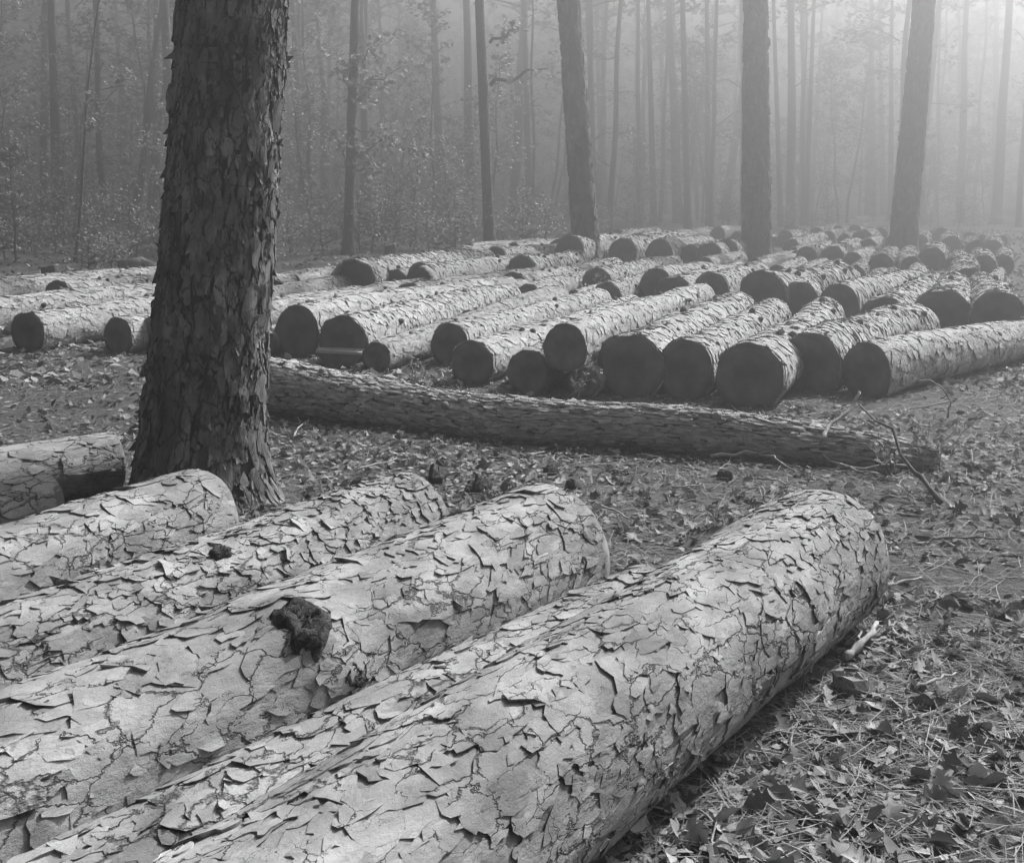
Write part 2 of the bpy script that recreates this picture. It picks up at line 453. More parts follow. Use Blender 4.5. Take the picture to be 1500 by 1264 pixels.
# ================================================================== THE NEAR LOGS (each plate its own piece)
def near_log(label, far_px, D_far, az, L, D_near, seed, ls=0.14, lu=0.09, bend=(0, 0), lift=0.007, thick=0.006, name='pine_log', knots=()):
    """far_px = picture position of the top of the far end."""
    P0 = at_z(far_px[0], far_px[1], D_far - 0.02)
    dirv = np.array([math.sin(az), math.cos(az)])
    near = P0[:2] - dirv * L
    root = thing(name, label, 'log', (near[0], near[1], 0), -az, 'pine logs in the foreground')
    shp = log_shape(L, D_near / 2, D_far / 2, seed, bend, 0.07)
    sw = []
    for kpx, ksz in knots:
        p, nn_ = on_log((root, shp, near, 0), kpx)
        sw.append((p[1], math.atan2(nn_[2], nn_[0]), ksz * .75, ksz * 1.5, ksz))
    shp = log_shape(L, D_near / 2, D_far / 2, seed, bend, 0.07, swell=[q[:4] for q in sw])
    def clear(cen):
        k = np.ones(len(cen), bool)
        for s0_, t0_, _, _, ksz in sw:
            dth = (cen[:, 1] / (math.pi * (D_near + D_far) / 2) * 2 * math.pi - t0_ + math.pi) % (2 * math.pi) - math.pi
            k &= np.hypot(cen[:, 0] - s0_, dth * D_near / 2) > ksz * 1.25
        return k
    V, Fc = surf_grid(shp, L, 60, 40)
    link('inner_bark', MB().add(V, Fc, .8).mesh('inner_bark', M['plate']), root)
    Pm = math.pi * (D_near + D_far) / 2
    r = np.random.default_rng(seed)
    ca, sa = math.cos(-az), math.sin(-az)
    def world(p): return np.stack([near[0] + p[..., 0] * ca - p[..., 1] * sa, near[1] + p[..., 0] * sa + p[..., 1] * ca, p[..., 2]], -1)
    # how much of its length lies in the picture: only there the fine scales matter
    s_ = np.linspace(0, L, 60); x, y, d = to_px(world(shp(s_, np.full(60, 1.57), 0)))
    inside = s_[(d > .4) & (x > -330) & (x < 1800) & (y < 1600)]; s0 = float(inside.min()) if len(inside) else 0.0
    V, Fc, cen, lf, mid = scales(shp, L, Pm, ls, lu, seed, lift, thick, n=14, smin=max(0, s0 - .1))
    k_ = clear(cen); V, cen, lf, mid = V[k_], cen[k_], lf[k_], mid[k_]
    w = world(mid); x, y, d = to_px(w)
    axis = world(np.stack([0 * mid[:, 0], mid[:, 1], np.full(len(mid), (D_near + D_far) / 4)], -1))
    vis = (d > .5) & (x > -20) & (x < 1520) & (y > -20) & (y < 1290) & (((w - axis) * (CAMP - w)).sum(1) > 0)
    sz = np.linalg.norm(V[:, 0] - V[:, 7], axis=1) / np.maximum(d, .3)
    score = np.where(vis, 1e3, 0) + sz
    order = np.argsort(score)[::-1]; shade = r.uniform(.74, 1.12, len(V))
    n_ind = min(300, int(vis.sum()))
    for i in order[:n_ind]:
        c = mid[i]
        link('bark_plate', MB().add(V[i], Fc, shade[i]).mesh('bark_plate', M['plate']), root)
    rest = MB()
    if n_ind < len(V): add_scales(rest, V[order[n_ind:]], Fc, shade[order[n_ind:]])
    # thin flakes lying on and between the plates
    V, Fc, cen, lf, mid = scales(shp, L, Pm, ls * .40, lu * .42, seed + 1, lift * .55, thick * .5, n=9, cover=.40, base=thick * .75, jag=.26, spread=1.1, smin=max(0, s0 - .1))
    V = V[clear(cen)]
    add_scales(rest, V, Fc, r.uniform(.7, 1.18, len(V)))
    o = link('bark', rest.mesh('bark', M['plate']), root); o['kind'] = 'stuff'
    for s, o_ in ((0.0, -1), (L, 1)):
        V, Fc, c = end_disc(shp, s, 40, o_, seed)
        V = V - c
        e = link('cut_end', MB().add(V, Fc).mesh('cut_end', M['end']), root, c)
    return root, shp, near, Pm

logR = near_log('thick bent pine log in the right foreground, its bark plates lit from the right', (1208, 718), 0.49, R(34.2), 4.9, 0.48, 11, bend=(-0.05, 0.0), ls=0.12, lu=0.068, lift=.0036)
logS = near_log('thin pine log squeezed low between the two thickest foreground logs', (945, 828), 0.26, R(38), 4.4, 0.28, 12, ls=0.12, lu=0.07)
logC = near_log('thick foreground pine log with a big dark broken knot on its side', (808, 714), 0.485, R(36.3), 4.9, 0.52, 13, ls=0.14, lu=0.085, lift=0.0058, bend=(.03, -.02), knots=[((436, 930), .062), ((508, 990), .03)])
logB = near_log('shaggy pine log lying just behind the foreground log with the broken knot', (598, 697), 0.42, R(33.5), 4.9, 0.45, 14, ls=0.095, lu=0.06, lift=0.0085)
logA = near_log('smooth-plated pine log ending against the foot of the big standing pine', (290, 688), 0.40, R(27), 4.6, 0.42, 15, ls=0.13, lu=0.085, lift=0.0045)
logE = near_log('stubby pine log end left of the big standing pine foot', (163, 634), 0.31, R(47), 4.2, 0.33, 16, ls=0.14, lu=0.095, lift=0.0045)
logG = near_log('small pine log end low at the left edge below the stubby log', (66, 692), 0.27, R(38), 3.6, 0.28, 17, ls=0.11, lu=0.07, lift=0.005)

# ------------------------------------------------------------------ knot, branch stub and scars on the near logs
def knot(lg, px, size, seed, label=None, rise=0.0):
    p, n = on_log(lg, px)
    if p is None: return
    p = p + n * size * rise
    r = np.random.default_rng(seed)
    t1 = np.array([0, 1.0, 0]); t2 = np.cross(n, t1)
    nn = 26; a = np.arange(nn) * 2 * math.pi / nn
    q_ = r.uniform(0, 6.28, 4); lob = 1 + .10 * np.cos(2 * a + q_[0]) + .08 * np.cos(3 * a + q_[1]) + .06 * np.cos(5 * a + q_[2])
    def lathe(prof, jr, jh, name, material, shade):
        V = []
        for k, (rr, h) in enumerate(prof):
            j = lob * (1 + jr * r.normal(0, 1, nn)); hh = h + jh * r.normal(0, 1, nn) * (k > 0)
            V.append(p + size * (np.outer(np.cos(a) * rr * j * 1.2, t1) + np.outer(np.sin(a) * rr * j, t2) + np.outer(hh, n)))
        V = np.concatenate(V); Fc = []
        for i in range(len(prof) - 1):
            for j in range(nn):
                k = (j + 1) % nn
                Fc.append((i * nn + j, i * nn + k, (i + 1) * nn + k, (i + 1) * nn + j))
        Fc.append(tuple((len(prof) - 1) * nn + j for j in range(nn)))
        return link(name, MB().add(V, Fc, shade).mesh(name, material, True), lg[0])
    o = lathe([(1.35, -.35), (1.22, .10), (1.12, .38), (1.0, .62), (.86, .80), (.68, .84), (.50, .76), (.34, .66), (.18, .70), (.06, .66)], .085, .10, 'knot', M['chunk'], 1.0)
    if label: o['label'] = label
    # bark slivers standing round it
    p = p + n * size * .35
    for k in range(0):
        an = k * .698 + r.uniform(-.3, .3); b = p + size * 1.25 * (math.cos(an) * t1 * 1.15 + math.sin(an) * t2)
        tip = b + n * size * r.uniform(0.05, 0.3) + (math.cos(an) * t1 + math.sin(an) * t2) * size * r.uniform(.4, 1.1)
        side = np.cross(n, tip - b); side /= np.linalg.norm(side) + 1e-9; w = size * r.uniform(0.25, 0.5)
        th = n * 0.0; q = 0.004 * np.cross(side, (tip - b) / np.linalg.norm(tip - b))
        Vs = [b - side * w - n * .02, b + side * w - n * .02, tip + side * w * .45, tip - side * w * .3]
        Vs = np.array(Vs + [v + q for v in Vs])
        link('bark_sliver', MB().add(Vs, [(0, 1, 2, 3), (7, 6, 5, 4), (0, 4, 5, 1), (1, 5, 6, 2), (2, 6, 7, 3), (3, 7, 4, 0)], r.uniform(.7, 1)).mesh('bark_sliver', M['plate'], False), lg[0])

knot(logC, (436, 930), 0.062, 1, 'dark broken branch knot with a splintered rim', .28)
knot(logC, (508, 990), 0.030, 2, None, .3)
knot(logB, (322, 812), 0.026, 3)
knot(logR, (1082, 815), 0.016, 4)

# ================================================================== THE BIG STANDING PINE
def big_pine():
    base = at_z(287, 728)
    top = at_y(336, 60, base[1] - 0.05)
    lean = (top - base) / (top[2])
    root = thing('pine_tree', 'massive standing pine with scaly dark bark, its right edge sunlit', 'tree', (base[0], base[1], 0))
    Hd = 3.4
    def rad(z, th):
        r = 0.250 + 0.060 * np.exp(-z / 1.0) + 0.05 * np.exp(-z / 0.16) * (1 + 0.9 * np.cos(2 * th + 2.2) * np.exp(-z / .3)) - 0.006 * z
        r = r + 0.13 * np.exp(-z / 0.13) * np.maximum(0, np.cos(th + 0.15)) ** 4
        return r * (1 + 0.07 * (vnoise(np.cos(th) * 1.4 + 5, np.sin(th) * 1.4 + 5, z * 1.1 + 5, 3) - 0.5))
    def shp(z, th, h):
        z = np.asarray(z, float); th = np.asarray(th, float); r = rad(z, th) + h
        sway = 0.03 * np.sin(z * 1.3)
        return np.stack([r * np.cos(th) + lean[0] * z + sway * 0.5, r * np.sin(th) + lean[1] * z, z - 0.04], -1)
    V, Fc = surf_grid(lambda s, t, h: shp(s, -t, h), Hd, 60, 48)
    link('trunk', MB().add(V, Fc).mesh('trunk', M['trunk_core']), root)
    Pm = 2 * math.pi * 0.30; r = np.random.default_rng(5)
    f = lambda s_, t_, h_: shp(s_, -t_, h_)
    V, Fc, cen, lf, mid = scales(f, Hd, Pm, .13, .052, 5, .008, .022, hang=0.0, sdir=-1.0, spread=1.5, jag=.16, size=.55, n=14)
    w = mid + base * (1, 1, 0)
    ctr = np.stack([base[0] + lean[0] * w[:, 2], base[1] + lean[1] * w[:, 2], w[:, 2]], -1)
    vis = (((w - ctr) * (CAMP - w))[:, :2].sum(1) > -.03) & (w[:, 2] < 2.5)
    sz = np.linalg.norm(V[:, 0] - V[:, 6], axis=1)
    od = np.argsort(np.where(vis, 10, 0) + sz)[::-1]; n_ind = min(300, int(vis.sum()))
    shade = r.choice([.5, .75, 1.0, 1.35], len(V), p=[.2, .35, .3, .15]) * r.uniform(.85, 1.15, len(V))
    for i in od[:n_ind]:
        c = mid[i]
        link('bark_plate', MB().add(V[i], Fc, shade[i]).mesh('bark_plate', M['trunk_plate']), root)
    rest = MB(); add_scales(rest, V[od[n_ind:]], Fc, shade[od[n_ind:]])
    V, Fc, cen, lf, mid = scales(f, Hd, Pm, .045, .024, 6, .009, .006, n=8, cover=.75, hang=0.0, sdir=-1.0, spread=1.6, base=.014, jag=.22)
    add_scales(rest, V, Fc, r.choice([.45, .8, 1.1, 1.7], len(V), p=[.25, .4, .25, .1]))
    o = link('bark', rest.mesh('bark', M['trunk_plate']), root); o['kind'] = 'stuff'
    # upper trunk and crown, above the picture
    z = np.linspace(Hd - 0.06, 16, 14)
    pts = np.stack([lean[0] * np.minimum(z, 5) + 0.05 * np.sin(z * .4), lean[1] * np.minimum(z, 5) + 0 * z, z - 0.04], -1)
    pts[:, 0] -= pts[0, 0] - (lean[0] * z[0] + 0.015 * math.sin(z[0] * 1.3))
    V, Fc = tube(pts, np.interp(z, [3, 16], [0.25, 0.06]), 16, wob=.04)
    link('upper_trunk', MB().add(V, Fc).mesh('upper_trunk', M['far_trunk']), root)
    return root, pts[-1], lean
pine_root, pine_top, pine_lean = big_pine()

# flakes of bark lying against its foot
def chip(name, label, px, size, seed, material, up=0.3, cat='bark', lift=0.0, group=None):
    p = at_z(px[0], px[1]); r = np.random.default_rng(seed)
    n = 9; a = np.arange(n) * 2 * math.pi / n; rr = size * r.uniform(0.55, 1.0, n)
    V = []
    for h, k in ((0.0, 0.9), (0.35, 1.0), (0.8, 0.75), (1.0, 0.3)):
        V.append(np.stack([np.cos(a) * rr * k * 1.2 + r.normal(0, size * .06, n), np.sin(a) * rr * k * 0.7 + r.normal(0, size * .06, n),
                           np.full(n, h * size * up * 2) + r.normal(0, size * .10, n) * (h > 0)], -1))
    V = np.concatenate(V); Fc = []
    for i in range(3):
        for j in range(n):
            k = (j + 1) % n; Fc.append((i * n + j, i * n + k, (i + 1) * n + k, (i + 1) * n + j))
    Fc.append(tuple(range(n - 1, -1, -1))); Fc.append(tuple(3 * n + j for j in range(n)))
    o = link(name, MB().add(V, Fc).mesh(name, material, False), None, (p[0], p[1], -0.01 + lift))
    o.rotation_euler = (0, 0, r.uniform(0, 6.28))
    return tag(o, label, cat, group)

# ================================================================== THE LOG YARD (prototypes, then copies)
def yard_proto(seed, taper, ls, lu, bend):
    L, D = 4.9, 0.46
    shp = log_shape(L, D / 2, D / 2 * taper, seed, bend, 0.11, 0.03)
    Pm = math.pi * D; r = np.random.default_rng(seed); mb = MB()
    V, Fc = surf_grid(shp, L, 26, 24)
    mb.add(V, Fc, 0.85)
    V, Fc, cen, lf, mid = scales(shp, L, Pm, ls, lu, seed, .0055, .007, n=10, jag=.12)
    add_scales(mb, V, Fc, r.uniform(.72, 1.12, len(V)))
    V, Fc, cen, lf, mid = scales(shp, L, Pm, ls * .5, lu * .5, seed + 1, .008, .005, n=7, cover=.2, base=.005, jag=.25)
    add_scales(mb, V, Fc, r.uniform(.6, 1.2, len(V)))
    for k in range(7):                          # stubs left by the trimming axe
        s = r.uniform(0.3, L - 0.3); th = r.uniform(0.1, math.pi - 0.1)
        a = shp(np.array([s]), np.array([th]), -0.01)[0]; b = shp(np.array([s + r.uniform(-.03, .05)]), np.array([th]), r.uniform(0.02, 0.05))[0]
        V, Fc = tube([a, (a + b) / 2, b], [0.035, 0.03, 0.018], 7, wob=.3, seed=k); mb.add(V, Fc, 0.28)
    me = mb.mesh('bark', M['yard'])
    ends = []
    for s, o in ((0.0, -1), (L, 1)):
        V, Fc, c = end_disc(shp, s, 24, o, seed + int(s), dish=0.02, dh=-0.004); ends.append((MB().add(V - c, Fc).mesh('cut_end', M['end']), c))
    return me, ends
PROTO = [yard_proto(100 + i, t, ls, lu, b) for i, (t, ls, lu, b) in enumerate([
    (0.84, 0.13, 0.085, (0.06, 0)), (0.9, 0.11, 0.075, (-0.08, 0)), (0.78, 0.15, 0.09, (0.02, 0.03)), (0.95, 0.12, 0.08, (0.09, 0.01)),
    (0.86, 0.14, 0.10, (-0.05, 0)), (0.80, 0.12, 0.09, (0.02, 0.02)), (1.5, 0.12, 0.085, (0.0, 0.0))])]

VPX = 1400.0
LOGS = []
def yard_log(px, py, w, label, far=None, az=None, L=4.9, z=0.0, proto=None, group='pine logs laid out in the yard', D=None, dy=None):
    """px, py = top of the near sawn end in the picture, w = its width there."""
    if D is None:
        D = 0.45
        for _ in range(30):
            P = at_z(px, py, z + D); d = (P - CAMP) @ FWD
            D = 0.5 * D + 0.5 * min(0.66, max(0.2, w * d / F * 1.04))
    P = at_z(px, py, z + D - 0.02)
    if far is not None:
        Q = at_z(far[0], far[1], z + D * 0.88 - 0.02)
        v = Q - P; az = math.atan2(v[0], v[1]); L = float(np.clip(np.hypot(v[0], v[1]), 3.0, 6.5))
    if az is None: az = math.atan((VPX - W / 2) / F) + random.uniform(-0.02, 0.02)
    i = len(LOGS)
    me, ends = PROTO[(i * 5 + 1) % 6 if proto is None else proto]
    sx = D / 0.46; mir = -1 if (i // 3) % 2 else 1
    root = thing('pine_log', label, 'log', (P[0], P[1], z), -az, group, (sx, L / 4.9, sx))
    b = link('bark', me, root); b['kind'] = 'stuff'; b.scale = (mir, 1, 1)
    for m, c in ends:
        e = link('cut_end', m, root, (c[0] * mir, c[1], c[2])); e.scale = (mir, 1, 1)
    LOGS.append((P, az, L, D, label, z)); return root

# front row, from the left edge of the picture to the right
yard_log(-75, 440, 62, 'pale pine log behind the one at the far left edge, left end out of view', az=R(27), L=5.6)
yard_log(40, 455, 60, 'front-row pine log whose sawn end touches the left edge of the picture')
yard_log(172, 467, 52, 'front-row pine log with its dark end just left of the big standing pine')
yard_log(226, 462, 54, 'long front-row pine log near end half hidden by the big standing pine', L=6.0)
yard_log(386, 482, 40, 'low front-row log end peeping out right of the big standing pine', L=4.6, proto=6)
yard_log(436, 447, 76, 'front-row log with a tall dark round end, first clear one right of the big pine', L=5.4)
LOG5 = yard_log(503, 463, 74, 'front-row log whose sawn end has a bright stepped ledge low down', far=(742, 414))
yard_log(551, 502, 44, 'slim front-row log with a small lobed end right of the ledged one', L=4.8, proto=6)
yard_log(658, 475, 62, 'front-row log set back behind its neighbour, its dark end half covered')
yard_log(690, 498, 66, 'front-row log with a round end overlapping the set-back log on its left')
yard_log(776, 513, 64, 'low shaded front-row log with weeds growing before its end', L=4.4)
yard_log(829, 475, 68, 'front-row log lying raised on two low ones, its flat-topped end above the weeds', z=.225, L=5.0)
yard_log(856, 538, 46, 'low front-row log tucked in left of the widest log end', L=4.2)
yard_log(924, 485, 106, 'widest front-row log end, big dark disc at the middle of the row', D=.51, L=4.9)
yard_log(1003, 499, 80, 'front-row log just right of the widest log end', D=.45, L=4.6)
yard_log(1096, 500, 98, 'broad hazy front-row log, second to the right of the widest end', L=4.6)
yard_log(1190, 486, 90, 'tall round front-row log end with hazy face, third from the right end', far=(1315, 457))
yard_log(1271, 502, 80, 'last front-row log on the right with a pale body running out of frame', az=R(47), L=4.6)
# second row
yard_log(-30, 412, 48, 'second-row log behind the front row at the far left, only its pale back showing', az=R(24), L=5.4)
yard_log(15, 431, 50, 'pale log between the two rows at the far left, near end behind the picture edge', az=R(25), L=5.4)
yard_log(330, 424, 44, 'log lying hidden behind the big pine with its pale back showing on both sides', L=5.2)
yard_log(620, 430, 44, 'mid-yard log back filling the gap behind the ledged end, no face showing', az=R(22), L=4.4)
yard_log(399, 402, 32, 'second-row log end touching the right edge of the big pine, left of a pair')
yard_log(429, 403, 34, 'second-row log end, right one of the pair beside the big pine')
LOG21 = yard_log(521, 378, 60, 'big second-row log end with a pale ragged bark cap above', L=4.6)
yard_log(577, 393, 42, 'low second-row log between the ragged-capped end and the split one')
LOG23 = yard_log(616, 386, 50, 'second-row log end with a pale split strip on its right side')
yard_log(752, 398, 42, 'second-row log showing a dark half-moon end above the long pale logs')
yard_log(775, 416, 38, 'second-row log low under the half-moon end, touching it')
yard_log(842, 426, 34, 'second-row log, small dark end beside a tuft of weeds', L=4.2)
yard_log(890, 414, 40, 'second-row log with a lone low rounded end left of the twin discs')
yard_log(988, 403, 54, 'second-row log, left one of the twin round discs')
yard_log(1041, 400, 56, 'second-row log, right one of the twin round discs', L=4.2)
yard_log(1115, 394, 72, 'biggest second-row log end, dark hump right of the twin discs', far=(1235, 385))
yard_log(1172, 412, 56, 'second-row log end between the dark hump and the tall narrow end')
yard_log(1230, 416, 62, 'second-row log with a tall end and a bright wavy body', far=(1340, 391))
yard_log(1298, 436, 70, 'second-row log with a wide low end peeping over the front row', far=(1385, 396))
yard_log(1382, 421, 78, 'large second-row log end at the right edge of the picture', L=4.4)
yard_log(1462, 428, 80, 'second-row log beyond the right edge log, partly out of the picture', L=4.6)
yard_log(1330, 404, 40, 'mid-yard log with a bright rounded back left of the right edge logs', L=4.2)
yard_log(1420, 392, 46, 'mid-yard log at the right edge, bright back above the large end', L=4.4)
# third row
yard_log(688, 357, 26, 'small third-row log end standing alone left of the slim straight tree')
yard_log(753, 356, 24, 'third-row log, left of two little ends right of the slim straight tree')
yard_log(774, 355, 18, 'third-row log, right of two little ends right of the slim straight tree')
yard_log(834, 345, 46, 'third-row log with a big end against the foot of the middle pine')
yard_log(888, 350, 28, 'third-row log end touching the right side of the middle pine')
yard_log(914, 348, 42, 'third-row log, round end second right of the middle pine')
yard_log(967, 350, 42, 'third-row log with a separate round end between the two hazy pines')
yard_log(1012, 359, 30, 'third-row log, lowest small end between the two hazy pines')
yard_log(1040, 354, 36, 'third-row log, left half of the merged pair beside the thick hazy pine')
yard_log(1064, 351, 36, 'third-row log, right half of the merged pair beside the thick hazy pine', L=4.2)
yard_log(1181, 361, 30, 'third-row log end right of the thick hazy pine, left of three')
yard_log(1221, 360, 32, 'third-row log end right of the thick hazy pine, middle of three')
yard_log(1250, 370, 30, 'third-row log end right of the thick hazy pine, right of three')
yard_log(1292, 372, 34, 'shaded third-row log just left of the rightmost hazy pine', L=4.4)
yard_log(1366, 361, 36, 'third-row log end right of the rightmost hazy pine')
# far pile on the right, seen over the third row
for k, (x, y, w, la) in enumerate([
    (1150, 338, 24, 'far pale log in the hazy pile, next to the thick hazy pine'),
    (1176, 345, 22, 'far log with a little round end low in the hazy pile'),
    (1196, 333, 20, 'far log at the top left of the hazy pile'),
    (1214, 338, 20, 'far log in the hazy pile, second along its top'),
    (1238, 343, 20, 'far log in the middle of the hazy pile'),
    (1264, 336, 30, 'far log with the one clear dark end in the hazy pile'),
    (1290, 334, 22, 'far log at the right top of the hazy pile'),
    (1345, 342, 26, 'far log beyond the rightmost hazy pine, left of two'),
    (1395, 345, 26, 'far log beyond the rightmost hazy pine, at the picture edge'),
    (1325, 352, 26, 'far log low behind the foot of the rightmost hazy pine'),
    (1432, 352, 30, 'far log running out of the picture at the right, upper of two'),
    (1440, 372, 38, 'far log running out of the picture at the right, lower of two'),
    (1228, 331, 18, 'far log in the hazy pile, third along its top'),
    (1252, 329, 18, 'far log in the hazy pile, fourth along its top'),
    (1160, 350, 24, 'far log low in the hazy pile, touching the thick hazy pine foot'),
    (1272, 350, 26, 'far log under the one clear dark end of the hazy pile'),
    (1310, 344, 24, 'far log squeezed between the hazy pile and the rightmost hazy pine'),
    (935, 340, 26, 'far pale log behind the third row, right of the middle pine'),
    (1080, 340, 24, 'far pale log behind the thick hazy pine, left side showing'),
    (905, 336, 22, 'far pale log behind the third row, beside the middle pine'),
    (990, 338, 22, 'far pale log behind the third row, left of the thick hazy pine'),
    (1052, 332, 22, 'far pale log behind the third row, touching the thick hazy pine')]):
    yard_log(x, y, w, la, L=4.6, group='far logs in the haze')

# logs wedged into the gaps of the rows, mostly hidden by their neighbours
def fillers():
    r_ = np.random.default_rng(2024); made = {}
    segs = [(np.array([P[0], P[1]]), np.array([P[0] + math.sin(az) * L, P[1] + math.cos(az) * L]), D) for P, az, L, D, la, z in LOGS]
    def gap(a, b, D):
        best = 9.0
        for t in np.linspace(0, 1, 7):
            p = a + (b - a) * t
            for c, d, D2 in segs:
                e = d - c; u = np.clip(((p - c) @ e) / (e @ e), 0, 1)
                best = min(best, np.linalg.norm(p - c - e * u) - (D + D2) / 2)
            if best < -.10: return best
        return best
    stems = [np.array(to_px_base) for to_px_base in ((at_z(860, 386))[:2], at_z(1108, 381)[:2], at_z(1321, 377)[:2], at_z(718, 375)[:2])]
    n = 0
    for k in range(4200):
        y = r_.uniform(9.7, 34); x = r_.uniform(-7, 15)
        px, py, d = to_px(np.array([x, y, .2]))
        lim = 17.5 if px < 640 else (22 if px < 800 else (26 if px < 1110 else 34))
        if not (-80 < px < 1470) or y > lim: continue
        if px < 360 and (y > 15 or y < 12): continue
        if y < 11 and not (540 < px < 680): continue
        az = math.atan((VPX - W / 2) / F) + r_.uniform(-.06, .06)
        D = r_.choice([.24, .30, .36, .42, .48]); L = r_.uniform(3.0, 4.9)
        a = np.array([x, y]); b = a + L * np.array([math.sin(az), math.cos(az)])
        if any(np.linalg.norm(a + (b - a) * t - s_) < D / 2 + .4 for t in np.linspace(0, 1, 5) for s_ in stems): continue
        if gap(a, b, D) < -.10: continue
        q, qy, _ = to_px(np.array([x, y, D]))
        zone = ('left of the big standing pine' if q < 300 else 'right of the big standing pine' if q < 560 else 'before the slim straight tree' if q < 760 else
                'before the stout middle pine' if q < 940 else 'before the thick hazy pine' if q < 1130 else 'left of the rightmost hazy pine' if q < 1320 else 'at the right edge')
        ob = yard_log(q, qy, 30, ('pale' if y < 18 else 'far pale') + ' log wedged into a gap of the rows ' + zone, az=az, L=L, D=D + .02, group='logs wedged into the gaps ' + zone + (' far' if y >= 18 else ''))
        segs.append((a, b, D)); n += 1; made.setdefault(ob['label'], []).append((float(q), ob))
    words = 'first second third fourth fifth sixth seventh eighth ninth tenth eleventh twelfth'.split()
    for la, obs in made.items():
        if len(obs) > 1:
            for k, (q, ob) in enumerate(sorted(obs, key=lambda t: t[0])):
                ob['label'] = la.replace('wedged into a gap of the rows', 'wedged between rows') + ', ' + (words[k] if k < 12 else 'last') + ' from the left'
fillers()

# the bright ledge on the stepped end
def ledge():
    D = LOGS[6][3]; s = LOG5.scale[0]
    n = 14; V = []; Fc = []
    cz = 0.20
    a = np.linspace(math.pi + 0.32, 2 * math.pi - 0.32, n); rr = 0.235
    prof = np.stack([np.cos(a) * rr, np.zeros(n), cz + np.sin(a) * rr], -1)
    f = prof.copy(); f[:, 1] = -0.10; b = prof.copy(); b[:, 1] = 0.02
    V = np.concatenate([f, b])
    for i in range(n - 1): Fc.append((i, n + i, n + i + 1, i + 1))
    Fc.append(tuple(range(n))); Fc.append((0, n - 1, 2 * n - 1, n))
    link('undercut_step', MB().add(V, Fc).mesh('undercut_step', M['end'], False), LOG5)
    w = .235 * math.cos(.32); z = cz - .235 * math.sin(.32)
    V = np.array([(-w, -.115, z - .012), (w, -.115, z - .012), (w, .02, z - .012), (-w, .02, z - .012), (-w, -.115, z + .014), (w, -.115, z + .010), (w, .02, z + .03), (-w, .02, z + .03)])
    o = link('stepped_ledge', MB().add(V, [(3, 2, 1, 0), (4, 5, 6, 7), (0, 1, 5, 4), (1, 2, 6, 5), (2, 3, 7, 6), (3, 0, 4, 7)]).mesh('stepped_ledge', M['pale'], False), LOG5)
    o['label'] = 'bright ledge left by the undercut'
def bark_cap(i, root, th0, th1, out, seed):
    """A ragged shell of bark left standing out past the sawn face."""
    r_ = np.random.default_rng(seed); n = 16; th = np.linspace(th0, th1, n); rr = .238
    fr = out * (.35 + .65 * r_.random(n)); V = []
    for k, (rad, y) in enumerate(((rr, .03), (rr + .004, -fr), (rr - .022, -fr * .95), (rr - .03, .03))):
        V.append(np.stack([np.cos(th) * rad, np.broadcast_to(y, (n,)), .20 + np.sin(th) * rad], -1))
    V = np.concatenate(V); Fc = []
    for k in range(4):
        for j in range(n - 1):
            a, b = k * n + j, ((k + 1) % 4) * n + j
            Fc.append((a, a + 1, b + 1, b))
    Fc += [(0, n, 2 * n, 3 * n), (4 * n - 1, 3 * n - 1, 2 * n - 1, n - 1)]
    link('bark_cap', MB().add(V, Fc).mesh('bark_cap', M['yard']), root)
bark_cap(0, LOG21, .9, 2.9, .22, 3)
bark_cap(1, LOG23, .1, 1.2, .30, 4)
ledge()

# ================================================================== THE FURROWED HARDWOOD LOG
def hardwood():
    A = at_z(318, 592); B = at_z(1376, 684)
    v = (B - A)[:2]; L = float(np.hypot(*v)); az = math.atan2(v[0], v[1])
    root = thing('hardwood_log', 'long slim hardwood log with furrowed bark lying across before the front row', 'log', (A[0], A[1], 0), -az)
    def rad(s):
        t = s / L
        return np.interp(t, [0, .1, .35, .6, .93, 1], [.19, .175, .142, .126, .10, .065])
    def shp(s, th, h):
        s = np.asarray(s, float); th = np.asarray(th, float)
        r = rad(s) * (1 + 0.16 * (vnoise(np.cos(th) + 5, np.sin(th) + 5, s * 1.7, 41) - 0.5)) + h
        sag = 0.17 * np.sin(s / L * math.pi) + .02 * np.sin(s * 3.1)
        return np.stack([r * np.cos(th) + sag, s, rad(s) - 0.02 + .02 * np.sin(s * 2.3) + r * np.sin(th)], -1)
    V, Fc = surf_grid(shp, L, 90, 40)
    link('inner_bark', MB().add(V, Fc).mesh('inner_bark', M['core']), root)
    mb = MB(); rr_ = np.random.default_rng(8)
    Pm = 2 * math.pi * .16
    for k, (ls, lu, cv, th) in enumerate(((.12, .028, 1.0, .014), (.06, .017, .9, .021))):
        V, Fc, cen, lf, mid = scales(shp, L, Pm, ls, lu, 70 + k, .004, th, n=9, cover=cv, size=.58, spread=1.5, jag=.2)
        add_scales(mb, V, Fc, rr_.uniform(.5, 1.25, len(V)))
    o = link('bark', mb.mesh('bark', M['hardwood']), root); o['kind'] = 'stuff'
    for s_, o in ((0.0, -1), (L, 1)):
        V, Fc, c = end_disc(shp, s_, 30, o, 60, dh=0.0)
        link('cut_end', MB().add(V - c, Fc).mesh('cut_end', M['end']), root, c)
    for k, (ss, th) in enumerate(((L * .56, 2.3), (L * .2, 1.2), (L * .75, 1.0), (L * .4, .6), (L * .9, 1.9))):
        a = shp(np.array([ss]), np.array([th]), -0.02)[0]; b = shp(np.array([ss + 0.02]), np.array([th]), 0.05)[0]
        V, Fc = tube([a, (a + b) / 2, b], [.035, .03, .02], 9, wob=.25, seed=k)
        link('branch_stub', MB().add(V, Fc, .6).mesh('branch_stub', M['hardwood']), root)
hardwood()

